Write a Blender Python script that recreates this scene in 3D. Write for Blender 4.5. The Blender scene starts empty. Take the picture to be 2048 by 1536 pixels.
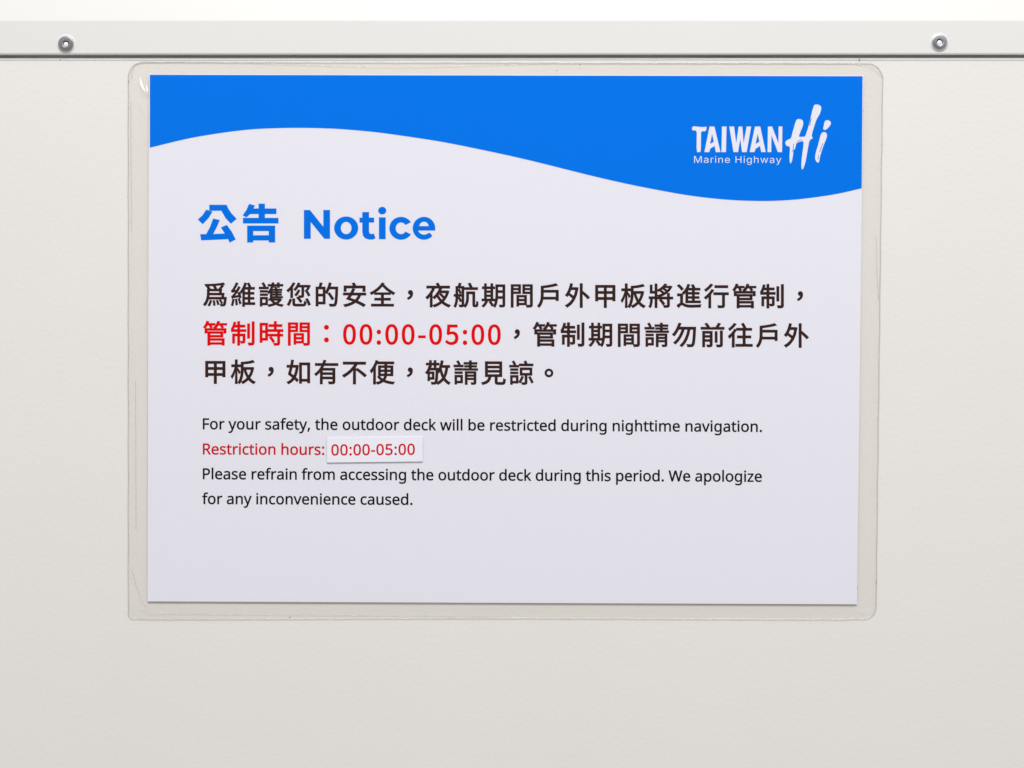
# Laminated notice riveted-panel close-up, built in metres (1 photo pixel ~ 0.21 mm on the wall).
import bpy, bmesh, math, random
from mathutils import Vector
from mathutils.geometry import delaunay_2d_cdt

S = bpy.context.scene
C = S.collection

# ------------------------------------------------------------------ camera
DIST = 0.593                       # camera to wall
LENS = 50.0
F = LENS / 36.0 * 2048.0           # focal length in photo pixels
PITCH = math.radians(-1.22)        # the photographer looked very slightly down
cam_d = bpy.data.cameras.new('camera')
cam_d.lens = LENS
cam_d.sensor_width = 36.0
cam_d.clip_start = 0.01
cam_d.clip_end = 50.0
cam = bpy.data.objects.new('camera', cam_d)
C.objects.link(cam)
cam.location = (0.0, -DIST, 0.0)
cam.rotation_euler = (math.pi / 2 + PITCH, 0.0, 0.0)
S.camera = cam

# ------------------------------------------------------------------ light
W = bpy.data.worlds.new('World')
S.world = W
W.use_nodes = True
wn = W.node_tree
bg = wn.nodes['Background']
bg.inputs['Color'].default_value = (1.0, 0.992, 0.98, 1)       # even light off the pale surroundings ...
tc_ = wn.nodes.new('ShaderNodeTexCoord')
dt_ = wn.nodes.new('ShaderNodeVectorMath')
dt_.operation = 'DOT_PRODUCT'
dt_.inputs[1].default_value = (0, -1, 0)
mr_ = wn.nodes.new('ShaderNodeMapRange')                       # ... with a dark cone added in front, to keep film reflections down
mr_.interpolation_type = 'SMOOTHSTEP'
mr_.inputs['From Min'].default_value = 0.80
mr_.inputs['From Max'].default_value = 0.93
mr_.inputs['To Min'].default_value = 0.6
mr_.inputs['To Max'].default_value = 0.03
wn.links.new(tc_.outputs['Generated'], dt_.inputs[0])
wn.links.new(dt_.outputs['Value'], mr_.inputs['Value'])
wn.links.new(mr_.outputs['Result'], bg.inputs['Strength'])
lamp_d = bpy.data.lights.new('ceiling_light', 'AREA')
lamp_d.shape = 'RECTANGLE'
lamp_d.size = 1.1
lamp_d.size_y = 0.5
lamp_d.energy = 26.6
lamp_d.color = (1.0, 0.992, 0.975)
lamp = bpy.data.objects.new('ceiling_light', lamp_d)
C.objects.link(lamp)
lamp.location = (0.1, -0.95, 1.25)
lamp.rotation_euler = (math.radians(8), 0, 0)
S.view_settings.view_transform = 'Standard'
S.view_settings.look = 'None'
S.view_settings.exposure = 0.0
S.view_settings.gamma = 1.0
S.render.engine = 'CYCLES'
S.cycles.transparent_max_bounces = 16
S.cycles.max_bounces = 8

# ------------------------------------------------------------------ helpers
_cp, _sp = math.cos(PITCH), math.sin(PITCH)


def P(px, py, h=0.0):
    """Point seen at photo pixel (px, py) on the plane h metres in front of the wall."""
    u, v = (px - 1024.0) / F, (768.0 - py) / F
    d = Vector((u, _cp - v * _sp, _sp + v * _cp))
    return Vector((0, -DIST, 0)) + d * ((DIST - h) / d.y)


MM = 0.001
PX = DIST / F


def mesh_obj(name, verts, faces, mat, parent=None, origin=None, smooth=False):
    o0 = Vector(origin) if origin is not None else (Vector(parent['_o']) if parent is not None and '_o' in parent else Vector())
    me = bpy.data.meshes.new(name)
    me.from_pydata([Vector(v) - o0 for v in verts], [], faces)
    me.validate()
    bm = bmesh.new()
    bm.from_mesh(me)
    bmesh.ops.recalc_face_normals(bm, faces=bm.faces)
    bm.to_mesh(me)
    bm.free()
    if smooth:
        for p in me.polygons:
            p.use_smooth = True
    me.materials.append(mat)
    o = bpy.data.objects.new(name, me)
    C.objects.link(o)
    if parent is not None:
        o.parent = parent
    else:
        o.location = o0
    o['_o'] = tuple(o0)
    return o


def thing(name, loc, label, cat, group=None):
    o = bpy.data.objects.new(name, None)
    C.objects.link(o)
    o.location = loc
    o.empty_display_size = 0.01
    o['label'] = label
    o['category'] = cat
    if group:
        o['group'] = group
    o['_o'] = tuple(loc)
    return o


def fill(loops):
    """Triangulate one character's outlines in pixel space (holes by winding)."""
    pts, edges = [], []
    for lp in loops:
        k, n = len(pts), len(lp)
        pts += [Vector(p) for p in lp]
        edges += [(k + i, k + (i + 1) % n) for i in range(n)]
    vs, _, tris, _, _, _ = delaunay_2d_cdt(pts, edges, [], 0, 1e-4)
    keep = []
    for tr in tris:
        cx = sum(vs[i].x for i in tr) / 3
        cy = sum(vs[i].y for i in tr) / 3
        wn = 0
        for lp in loops:
            for i in range(len(lp)):
                (ax, ay), (bx, by) = lp[i - 1], lp[i]
                if (ay <= cy) != (by <= cy):
                    side = (bx - ax) * (cy - ay) - (cx - ax) * (by - ay)
                    if by > ay and side > 0:
                        wn += 1
                    elif by <= ay and side < 0:
                        wn -= 1
        if wn:
            keep.append(tuple(tr))
    return [(v.x, v.y) for v in vs], keep


def oriented(loops):
    """Outer outline one way round, holes the other (for outlines drawn by hand)."""
    big = max(loops, key=lambda l: abs(area(l)))
    return [l if (area(l) > 0) == (l is big) else l[::-1] for l in loops]


def flat(name, glyphs, h, mat, parent):
    """A layer of ink h in front of the wall; each glyph is a list of closed pixel-space outlines."""
    vs, fs = [], []
    for g in glyphs:
        if g:
            v, f = fill(g)
            k = len(vs)
            vs += [P(x, y, h) for x, y in v]
            fs += [tuple(i + k for i in q) for q in f]
    return mesh_obj(name, vs, fs, mat, parent)


def area(lp):
    return 0.5 * sum(lp[i - 1][0] * lp[i][1] - lp[i][0] * lp[i - 1][1] for i in range(len(lp)))


def fatten(loops, d):
    """Offset outlines outward by d (holes shrink)."""
    if not loops or d == 0:
        return loops
    sgn = 1.0 if area(max(loops, key=lambda l: abs(area(l)))) > 0 else -1.0
    out = []
    for lp in loops:
        n = len(lp)
        r = []
        for i in range(n):
            p0, p1, p2 = lp[i - 1], lp[i], lp[(i + 1) % n]
            a = Vector((p1[0] - p0[0], p1[1] - p0[1]))
            b = Vector((p2[0] - p1[0], p2[1] - p1[1]))
            a.normalize()
            b.normalize()
            na, nb = Vector((a.y, -a.x)), Vector((b.y, -b.x))
            m = na + nb
            if m.length < 0.3:
                m = nb.copy()
            m.normalize()
            k = min(1.0 / max(m.dot(nb), 0.35), 1.8)
            r.append((p1[0] + sgn * d * m.x * k, p1[1] + sgn * d * m.y * k))
        out.append(r)
    return out


def place(loops, ox, oy, sx, sy, slope=0.0):
    return [[(ox + x * sx, oy - y * sy + slope * x * sx) for x, y in lp] for lp in loops]


def chaikin(lp, n=1):
    for _ in range(n):
        r = []
        for i in range(len(lp)):
            a, b = lp[i], lp[(i + 1) % len(lp)]
            r += [(a[0] * .75 + b[0] * .25, a[1] * .75 + b[1] * .25), (a[0] * .25 + b[0] * .75, a[1] * .25 + b[1] * .75)]
        lp = r
    return lp


def spline(pts, n=6, closed=False):
    """Catmull-Rom through the points."""
    r = []
    m = len(pts)
    for i in range(m if closed else m - 1):
        g = (lambda k: pts[k % m]) if closed else (lambda k: pts[max(0, min(m - 1, k))])
        p0, p1, p2, p3 = g(i - 1), g(i), g(i + 1), g(i + 2)
        for j in range(n):
            t = j / n
            r.append(tuple(0.5 * (2 * p1[k] + (p2[k] - p0[k]) * t + (2 * p0[k] - 5 * p1[k] + 4 * p2[k] - p3[k]) * t * t
                                  + (3 * p1[k] - p0[k] - 3 * p2[k] + p3[k]) * t ** 3) for k in range(len(p1))))
    if not closed:
        r.append(tuple(pts[-1]))
    return r


def arc(cx, cy, rx, ry, a0, a1, n=24):
    return [(cx + rx * math.cos(math.radians(a0 + (a1 - a0) * i / n)), cy - ry * math.sin(math.radians(a0 + (a1 - a0) * i / n))) for i in range(n + 1)]


def ring(cx, cy, rx, ry, n=40):
    return arc(cx, cy, rx, ry, 0, 360 * (n - 1) / n, n - 1)


def tube(path, r, closed=False, n=8, flatten=1.0, taper=False):
    """Round bead along a path of world points lying near the wall plane."""
    vs, fs = [], []
    m = len(path)
    for i, p in enumerate(path):
        a = path[i - 1] if (i or closed) else p
        b = path[(i + 1) % m] if (i < m - 1 or closed) else p
        t = (b - a).normalized()
        s = t.cross(Vector((0, -1, 0))).normalized()
        w = max(0.04, math.sin(math.pi * i / (m - 1))) ** 0.7 if taper else 1.0
        for k in range(n):
            an = 2 * math.pi * k / n
            vs.append(p + s * (r * w * math.cos(an)) + Vector((0, -1, 0)) * (r * w * flatten * math.sin(an)))
    for i in range(m if closed else m - 1):
        for k in range(n):
            j = (i + 1) % m
            fs.append((i * n + k, i * n + (k + 1) % n, j * n + (k + 1) % n, j * n + k))
    return vs, fs


def lathe(prof, centre, n=48):
    """Revolve (radius, height in front) about the wall normal through centre."""
    vs, fs = [], []
    for r, hh in prof:
        for k in range(n):
            a = 2 * math.pi * k / n
            vs.append(centre + Vector((r * math.cos(a), -hh, r * math.sin(a))))
    for i in range(len(prof) - 1):
        for k in range(n):
            fs.append((i * n + k, i * n + (k + 1) % n, (i + 1) * n + (k + 1) % n, (i + 1) * n + k))
    fs.append(tuple((len(prof) - 1) * n + k for k in range(n)))
    return vs, fs


# ------------------------------------------------------------------ materials
def mat(name, col, rough=0.5, metal=0.0, spec=0.5, mottle=0.0, mscale=40.0, bump=0.0, bscale=900.0, detail=3.0, tint=None):
    m = bpy.data.materials.new(name)
    m.use_nodes = True
    nt = m.node_tree
    b = nt.nodes['Principled BSDF']
    b.inputs['Base Color'].default_value = (*col, 1)
    b.inputs['Roughness'].default_value = rough
    b.inputs['Metallic'].default_value = metal
    b.inputs['Specular IOR Level'].default_value = spec
    tc = nt.nodes.new('ShaderNodeTexCoord')
    if mottle:
        nz = nt.nodes.new('ShaderNodeTexNoise')
        nz.inputs['Scale'].default_value = mscale
        nz.inputs['Detail'].default_value = 5
        nt.links.new(tc.outputs['Object'], nz.inputs['Vector'])
        mx = nt.nodes.new('ShaderNodeMix')
        mx.data_type = 'RGBA'
        lo = [c * (1 - mottle) for c in col]
        hi = [min(1, c * (1 + mottle)) for c in (tint or col)]
        mx.inputs['A'].default_value = (*lo, 1)
        mx.inputs['B'].default_value = (*hi, 1)
        nt.links.new(nz.outputs['Fac'], mx.inputs['Factor'])
        nt.links.new(mx.outputs['Result'], b.inputs['Base Color'])
    if bump:
        nz = nt.nodes.new('ShaderNodeTexNoise')
        nz.inputs['Scale'].default_value = bscale
        nz.inputs['Detail'].default_value = detail
        nt.links.new(tc.outputs['Object'], nz.inputs['Vector'])
        bp = nt.nodes.new('ShaderNodeBump')
        bp.inputs['Strength'].default_value = 1.0
        bp.inputs['Distance'].default_value = bump
        nt.links.new(nz.outputs['Fac'], bp.inputs['Height'])
        nt.links.new(bp.outputs['Normal'], b.inputs['Normal'])
    return m


def film(name, tint, haze, rough, hazecol=(0.8, 0.79, 0.76), gloss=1.0, bump=0.0):
    """Clear plastic: looks straight through, reflects by Fresnel, with a trace of milkiness."""
    m = bpy.data.materials.new(name)
    m.use_nodes = True
    nt = m.node_tree
    nt.nodes.remove(nt.nodes['Principled BSDF'])
    out = nt.nodes['Material Output']
    tr = nt.nodes.new('ShaderNodeBsdfTransparent')
    tr.inputs['Color'].default_value = (*tint, 1)
    df = nt.nodes.new('ShaderNodeBsdfDiffuse')
    df.inputs['Color'].default_value = (*hazecol, 1)
    gl = nt.nodes.new('ShaderNodeBsdfGlossy')
    gl.inputs['Roughness'].default_value = rough
    fr = nt.nodes.new('ShaderNodeLayerWeight')          # Schlick: the same from both sides of the sheet
    pw = nt.nodes.new('ShaderNodeMath')
    pw.operation = 'POWER'
    pw.inputs[1].default_value = 5.0
    nt.links.new(fr.outputs['Facing'], pw.inputs[0])
    sc = nt.nodes.new('ShaderNodeMath')
    sc.operation = 'MULTIPLY_ADD'
    sc.inputs[1].default_value = 0.95
    sc.inputs[2].default_value = 0.045 * gloss
    nt.links.new(pw.outputs[0], sc.inputs[0])
    a = nt.nodes.new('ShaderNodeMixShader')
    a.inputs[0].default_value = haze
    nt.links.new(tr.outputs[0], a.inputs[1])
    nt.links.new(df.outputs[0], a.inputs[2])
    b = nt.nodes.new('ShaderNodeMixShader')
    nt.links.new(sc.outputs[0], b.inputs[0])
    nt.links.new(a.outputs[0], b.inputs[1])
    nt.links.new(gl.outputs[0], b.inputs[2])
    nt.links.new(b.outputs[0], out.inputs['Surface'])
    if bump:
        tc = nt.nodes.new('ShaderNodeTexCoord')
        nz = nt.nodes.new('ShaderNodeTexNoise')
        nz.inputs['Scale'].default_value = 120
        nt.links.new(tc.outputs['Object'], nz.inputs['Vector'])
        bp = nt.nodes.new('ShaderNodeBump')
        bp.inputs['Distance'].default_value = bump
        nt.links.new(nz.outputs['Fac'], bp.inputs['Height'])
        for n in (gl, fr):
            nt.links.new(bp.outputs['Normal'], n.inputs['Normal'])
    return m


M = {
    'wall': mat('cream_powder_coat', (0.818, 0.793, 0.769), 0.55, spec=0.35, mottle=0.02, mscale=16, bump=0.00009, bscale=560, detail=5),
    'trim': mat('off_white_enamel', (0.795, 0.786, 0.776), 0.42, spec=0.4, mottle=0.01, mscale=20, bump=0.000022, bscale=520),
    'joint': mat('joint_gap_shade', (0.19, 0.168, 0.155), 0.7, mottle=0.6, mscale=25),
    'lip': mat('grey_sealant', (0.80, 0.785, 0.80), 0.6, mottle=0.05, mscale=160, bump=0.00006, bscale=500),
    'paper': mat('bright_white_paper', (0.855, 0.85, 0.955), 0.75, spec=0.2, mottle=0.008, mscale=160, bump=0.000006, bscale=2600),
    'sticker': mat('label_paper', (0.86, 0.855, 0.95), 0.6, spec=0.3, mottle=0.012, mscale=260),
    'blue': mat('blue_ink', (0.0001, 0.19, 0.88), 0.5, spec=0.02, mottle=0.012, mscale=60),
    'head': mat('heading_blue_ink', (0.0001, 0.182, 0.86), 0.5, spec=0.02, mottle=0.02, mscale=200),
    'brown': mat('brown_black_ink', (0.042, 0.019, 0.017), 0.55, spec=0.02, mottle=0.06, mscale=300),
    'black': mat('black_ink', (0.008, 0.006, 0.006), 0.55, spec=0.02, mottle=0.06, mscale=300),
    'red': mat('red_ink', (0.8, 0.003, 0.004), 0.55, spec=0.02, mottle=0.03, mscale=300),
    'deepred': mat('deep_red_ink', (0.64, 0.004, 0.008), 0.55, spec=0.02, mottle=0.03, mscale=300),
    'logo': mat('unprinted_white', (0.855, 0.85, 0.955), 0.7, spec=0.2),
    'pouch': film('clear_pouch', (0.997, 0.993, 0.984), 0.002, 0.09, gloss=0.65, bump=0.00003),
    'backfilm': film('clear_back_film', (0.997, 0.993, 0.984), 0.0, 0.3, gloss=0.15),
    'edge': film('milky_pouch_edge', (0.985, 0.982, 0.975), 0.16, 0.20, (0.78, 0.76, 0.73), gloss=2.2),
    'crease': film('pouch_crease', (0.99, 0.988, 0.982), 0.05, 0.12, (0.7, 0.69, 0.67)),
    'fold': film('puckered_film', (0.99, 0.988, 0.982), 0.03, 0.22, gloss=5.0),
    'steel': mat('dull_steel', (0.43, 0.43, 0.455), 0.42, metal=1.0, mottle=0.10, mscale=900, bump=0.00003, bscale=1500),
    'alu': mat('pale_aluminium', (0.58, 0.60, 0.645), 0.36, metal=1.0, mottle=0.10, mscale=900, bump=0.00003, bscale=1500),
    'pin': mat('bright_pin', (0.95, 0.95, 0.95), 0.3, metal=0.15),
    'seat': mat('white_washer', (0.80, 0.795, 0.78), 0.5),
    'dark': mat('grime_and_bore_shade', (0.05, 0.045, 0.04), 0.8),
}

# ------------------------------------------------------------------ wall panel
X0, X1 = -700, 2750
zb = P(1024, 3000).z
zt = P(1024, 96).z
xl, xr = -0.62, 0.62
t = 0.02
vs = [(xl, 0, zb), (xr, 0, zb), (xr, 0, zt), (xl, 0, zt), (xl, t, zb), (xr, t, zb), (xr, t, zt), (xl, t, zt)]
fs = [(0, 1, 2, 3), (4, 7, 6, 5), (0, 4, 5, 1), (1, 5, 6, 2), (2, 6, 7, 3), (3, 7, 4, 0)]
wall = mesh_obj('wall_panel', vs, fs, M['wall'], origin=(0, 0, zb))
wall['label'] = 'large cream powder coated wall panel with a fine orange peel texture behind the notice'
wall['category'] = 'wall'
wall['kind'] = 'thing'

# ------------------------------------------------------------------ riveted trim strip along the top
TH = 1.6 * MM                                   # how far its face stands off the wall
base = P(1024, 110, TH)
trim = thing('trim_strip', (0, 0, base.z), 'off white metal trim strip with two rivets running along the top of the wall', 'trim strip')
trim['kind'] = 'thing'
zlo, zhi = P(1024, 109.2, TH).z, P(1024, 41.5, TH).z
r = 0.8 * MM
prof = [(0.35 * MM, zlo + 6 * MM), (0.35 * MM, zlo + 0.12 * MM)]
prof += [(TH - r + r * math.sin(math.radians(a)), zlo + r - r * math.cos(math.radians(a))) for a in range(0, 91, 15)]
R = 3.0 * MM
SL = math.radians(12)                            # the top folds back at this angle from the face
cz = zhi - R * math.tan(SL / 2)
prof += [(TH, zlo + r + 0.3 * MM), (TH, cz - 0.3 * MM)]
prof += [(TH - R + R * math.cos(SL * i / 6), cz + R * math.sin(SL * i / 6)) for i in range(7)]
h_, z_ = prof[-1]
L = 260 * MM
prof += [(h_ - 0.4 * MM * math.sin(SL), z_ + 0.4 * MM * math.cos(SL)), (h_ - L * math.sin(SL), z_ + L * math.cos(SL)), (h_ - L * math.sin(SL), zlo + 6 * MM)]
nx = 24
vs, fs = [], []
for i in range(nx + 1):
    x = xl + (xr - xl) * i / nx
    for hh, zz in prof:
        vs.append((x, -hh, zz))
n = len(prof)
for i in range(nx):
    for k in range(n):
        fs.append((i * n + k, i * n + (k + 1) % n, (i + 1) * n + (k + 1) % n, (i + 1) * n + k))
fs.append(tuple(range(n)))
fs.append(tuple(nx * n + k for k in range(n)))
ch = mesh_obj('folded_face', vs, fs, M['trim'], trim, smooth=False)
for p in ch.data.polygons:
    p.use_smooth = True
try:
    ch.data.set_sharp_from_angle(angle=math.radians(25))
except Exception:
    pass

# dark-coloured strip painting the gap's shade under the trim, with a thin grey sealant bead below it
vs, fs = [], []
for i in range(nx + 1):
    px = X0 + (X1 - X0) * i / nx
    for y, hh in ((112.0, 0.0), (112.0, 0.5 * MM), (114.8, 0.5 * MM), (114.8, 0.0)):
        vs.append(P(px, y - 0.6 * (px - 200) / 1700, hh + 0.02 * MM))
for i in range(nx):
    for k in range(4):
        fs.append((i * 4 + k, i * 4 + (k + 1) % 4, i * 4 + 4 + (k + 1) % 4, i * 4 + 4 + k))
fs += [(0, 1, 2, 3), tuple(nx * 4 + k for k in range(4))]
mesh_obj('gap_shade_strip', vs, fs, M['joint'], trim)
random.seed(4)
pts = []
for i in range(161):
    px = X0 + (X1 - X0) * i / 160
    pts.append(P(px, 118.0 + 0.5 * math.sin(px * .0041) + random.uniform(-.2, .2), 0.0))
vs, fs = tube(pts, 0.68 * MM, n=8, flatten=0.32)
mesh_obj('sealant_bead', vs, fs, M['lip'], trim, smooth=True)


def rivet(px, py, metal, label, hole, tilt):
    c = P(px, py, TH)
    q = PX * 0.998
    rv_prof = [(15.3 * q, 0.12 * MM), (15.4 * q, 0.5 * MM), (15.0 * q, 0.70 * MM), (14.2 * q, 0.78 * MM), (13.6 * q, 0.80 * MM), (9 * q, 0.83 * MM), (hole * q + 1.0 * q, 0.86 * MM), (hole * q + .4 * q, 0.83 * MM), (hole * q, 0.7 * MM), (hole * q * .97, 0.2 * MM)]
    vs, fs = lathe(rv_prof, c)
    rv = mesh_obj('rivet', vs, fs, metal, trim, smooth=True)
    rv['label'] = label
    vs, fs = lathe([(18.6 * q, -0.05 * MM), (18.6 * q, 0.10 * MM), (18.0 * q, 0.2 * MM), (16.0 * q, 0.16 * MM), (14 * q, 0.16 * MM)], c)
    mesh_obj('washer', vs, fs, M['seat'], rv, smooth=True)
    vs, fs = lathe([(hole * q * .975, 0.22 * MM), (hole * q * .975, 0.34 * MM), (hole * q * .3, 0.34 * MM)], c)
    mesh_obj('bore', vs, fs, M['dark'], rv)  # dark disc paints the shade at the bottom of the hole
    # the snapped pin sits low in the bore
    pc = c + Vector((0, 0, -0.27 * MM))
    vs, fs = lathe([(hole * q * .76, 0.2 * MM), (hole * q * .75, 0.46 * MM), (hole * q * .66, 0.60 * MM), (0.5 * hole * q, 0.70 * MM), (0.15 * hole * q, 0.72 * MM)], pc)
    mesh_obj('pin', vs, fs, M['pin'], rv, smooth=True)
    return rv


rivet(132.4, 88.0, M['steel'], 'dark grey steel rivet near the left end of the strip', 6.3, 0)
rivet(1878.6, 85.0, M['alu'], 'pale grey rivet near the right end of the strip', 6.8, 1)


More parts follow.
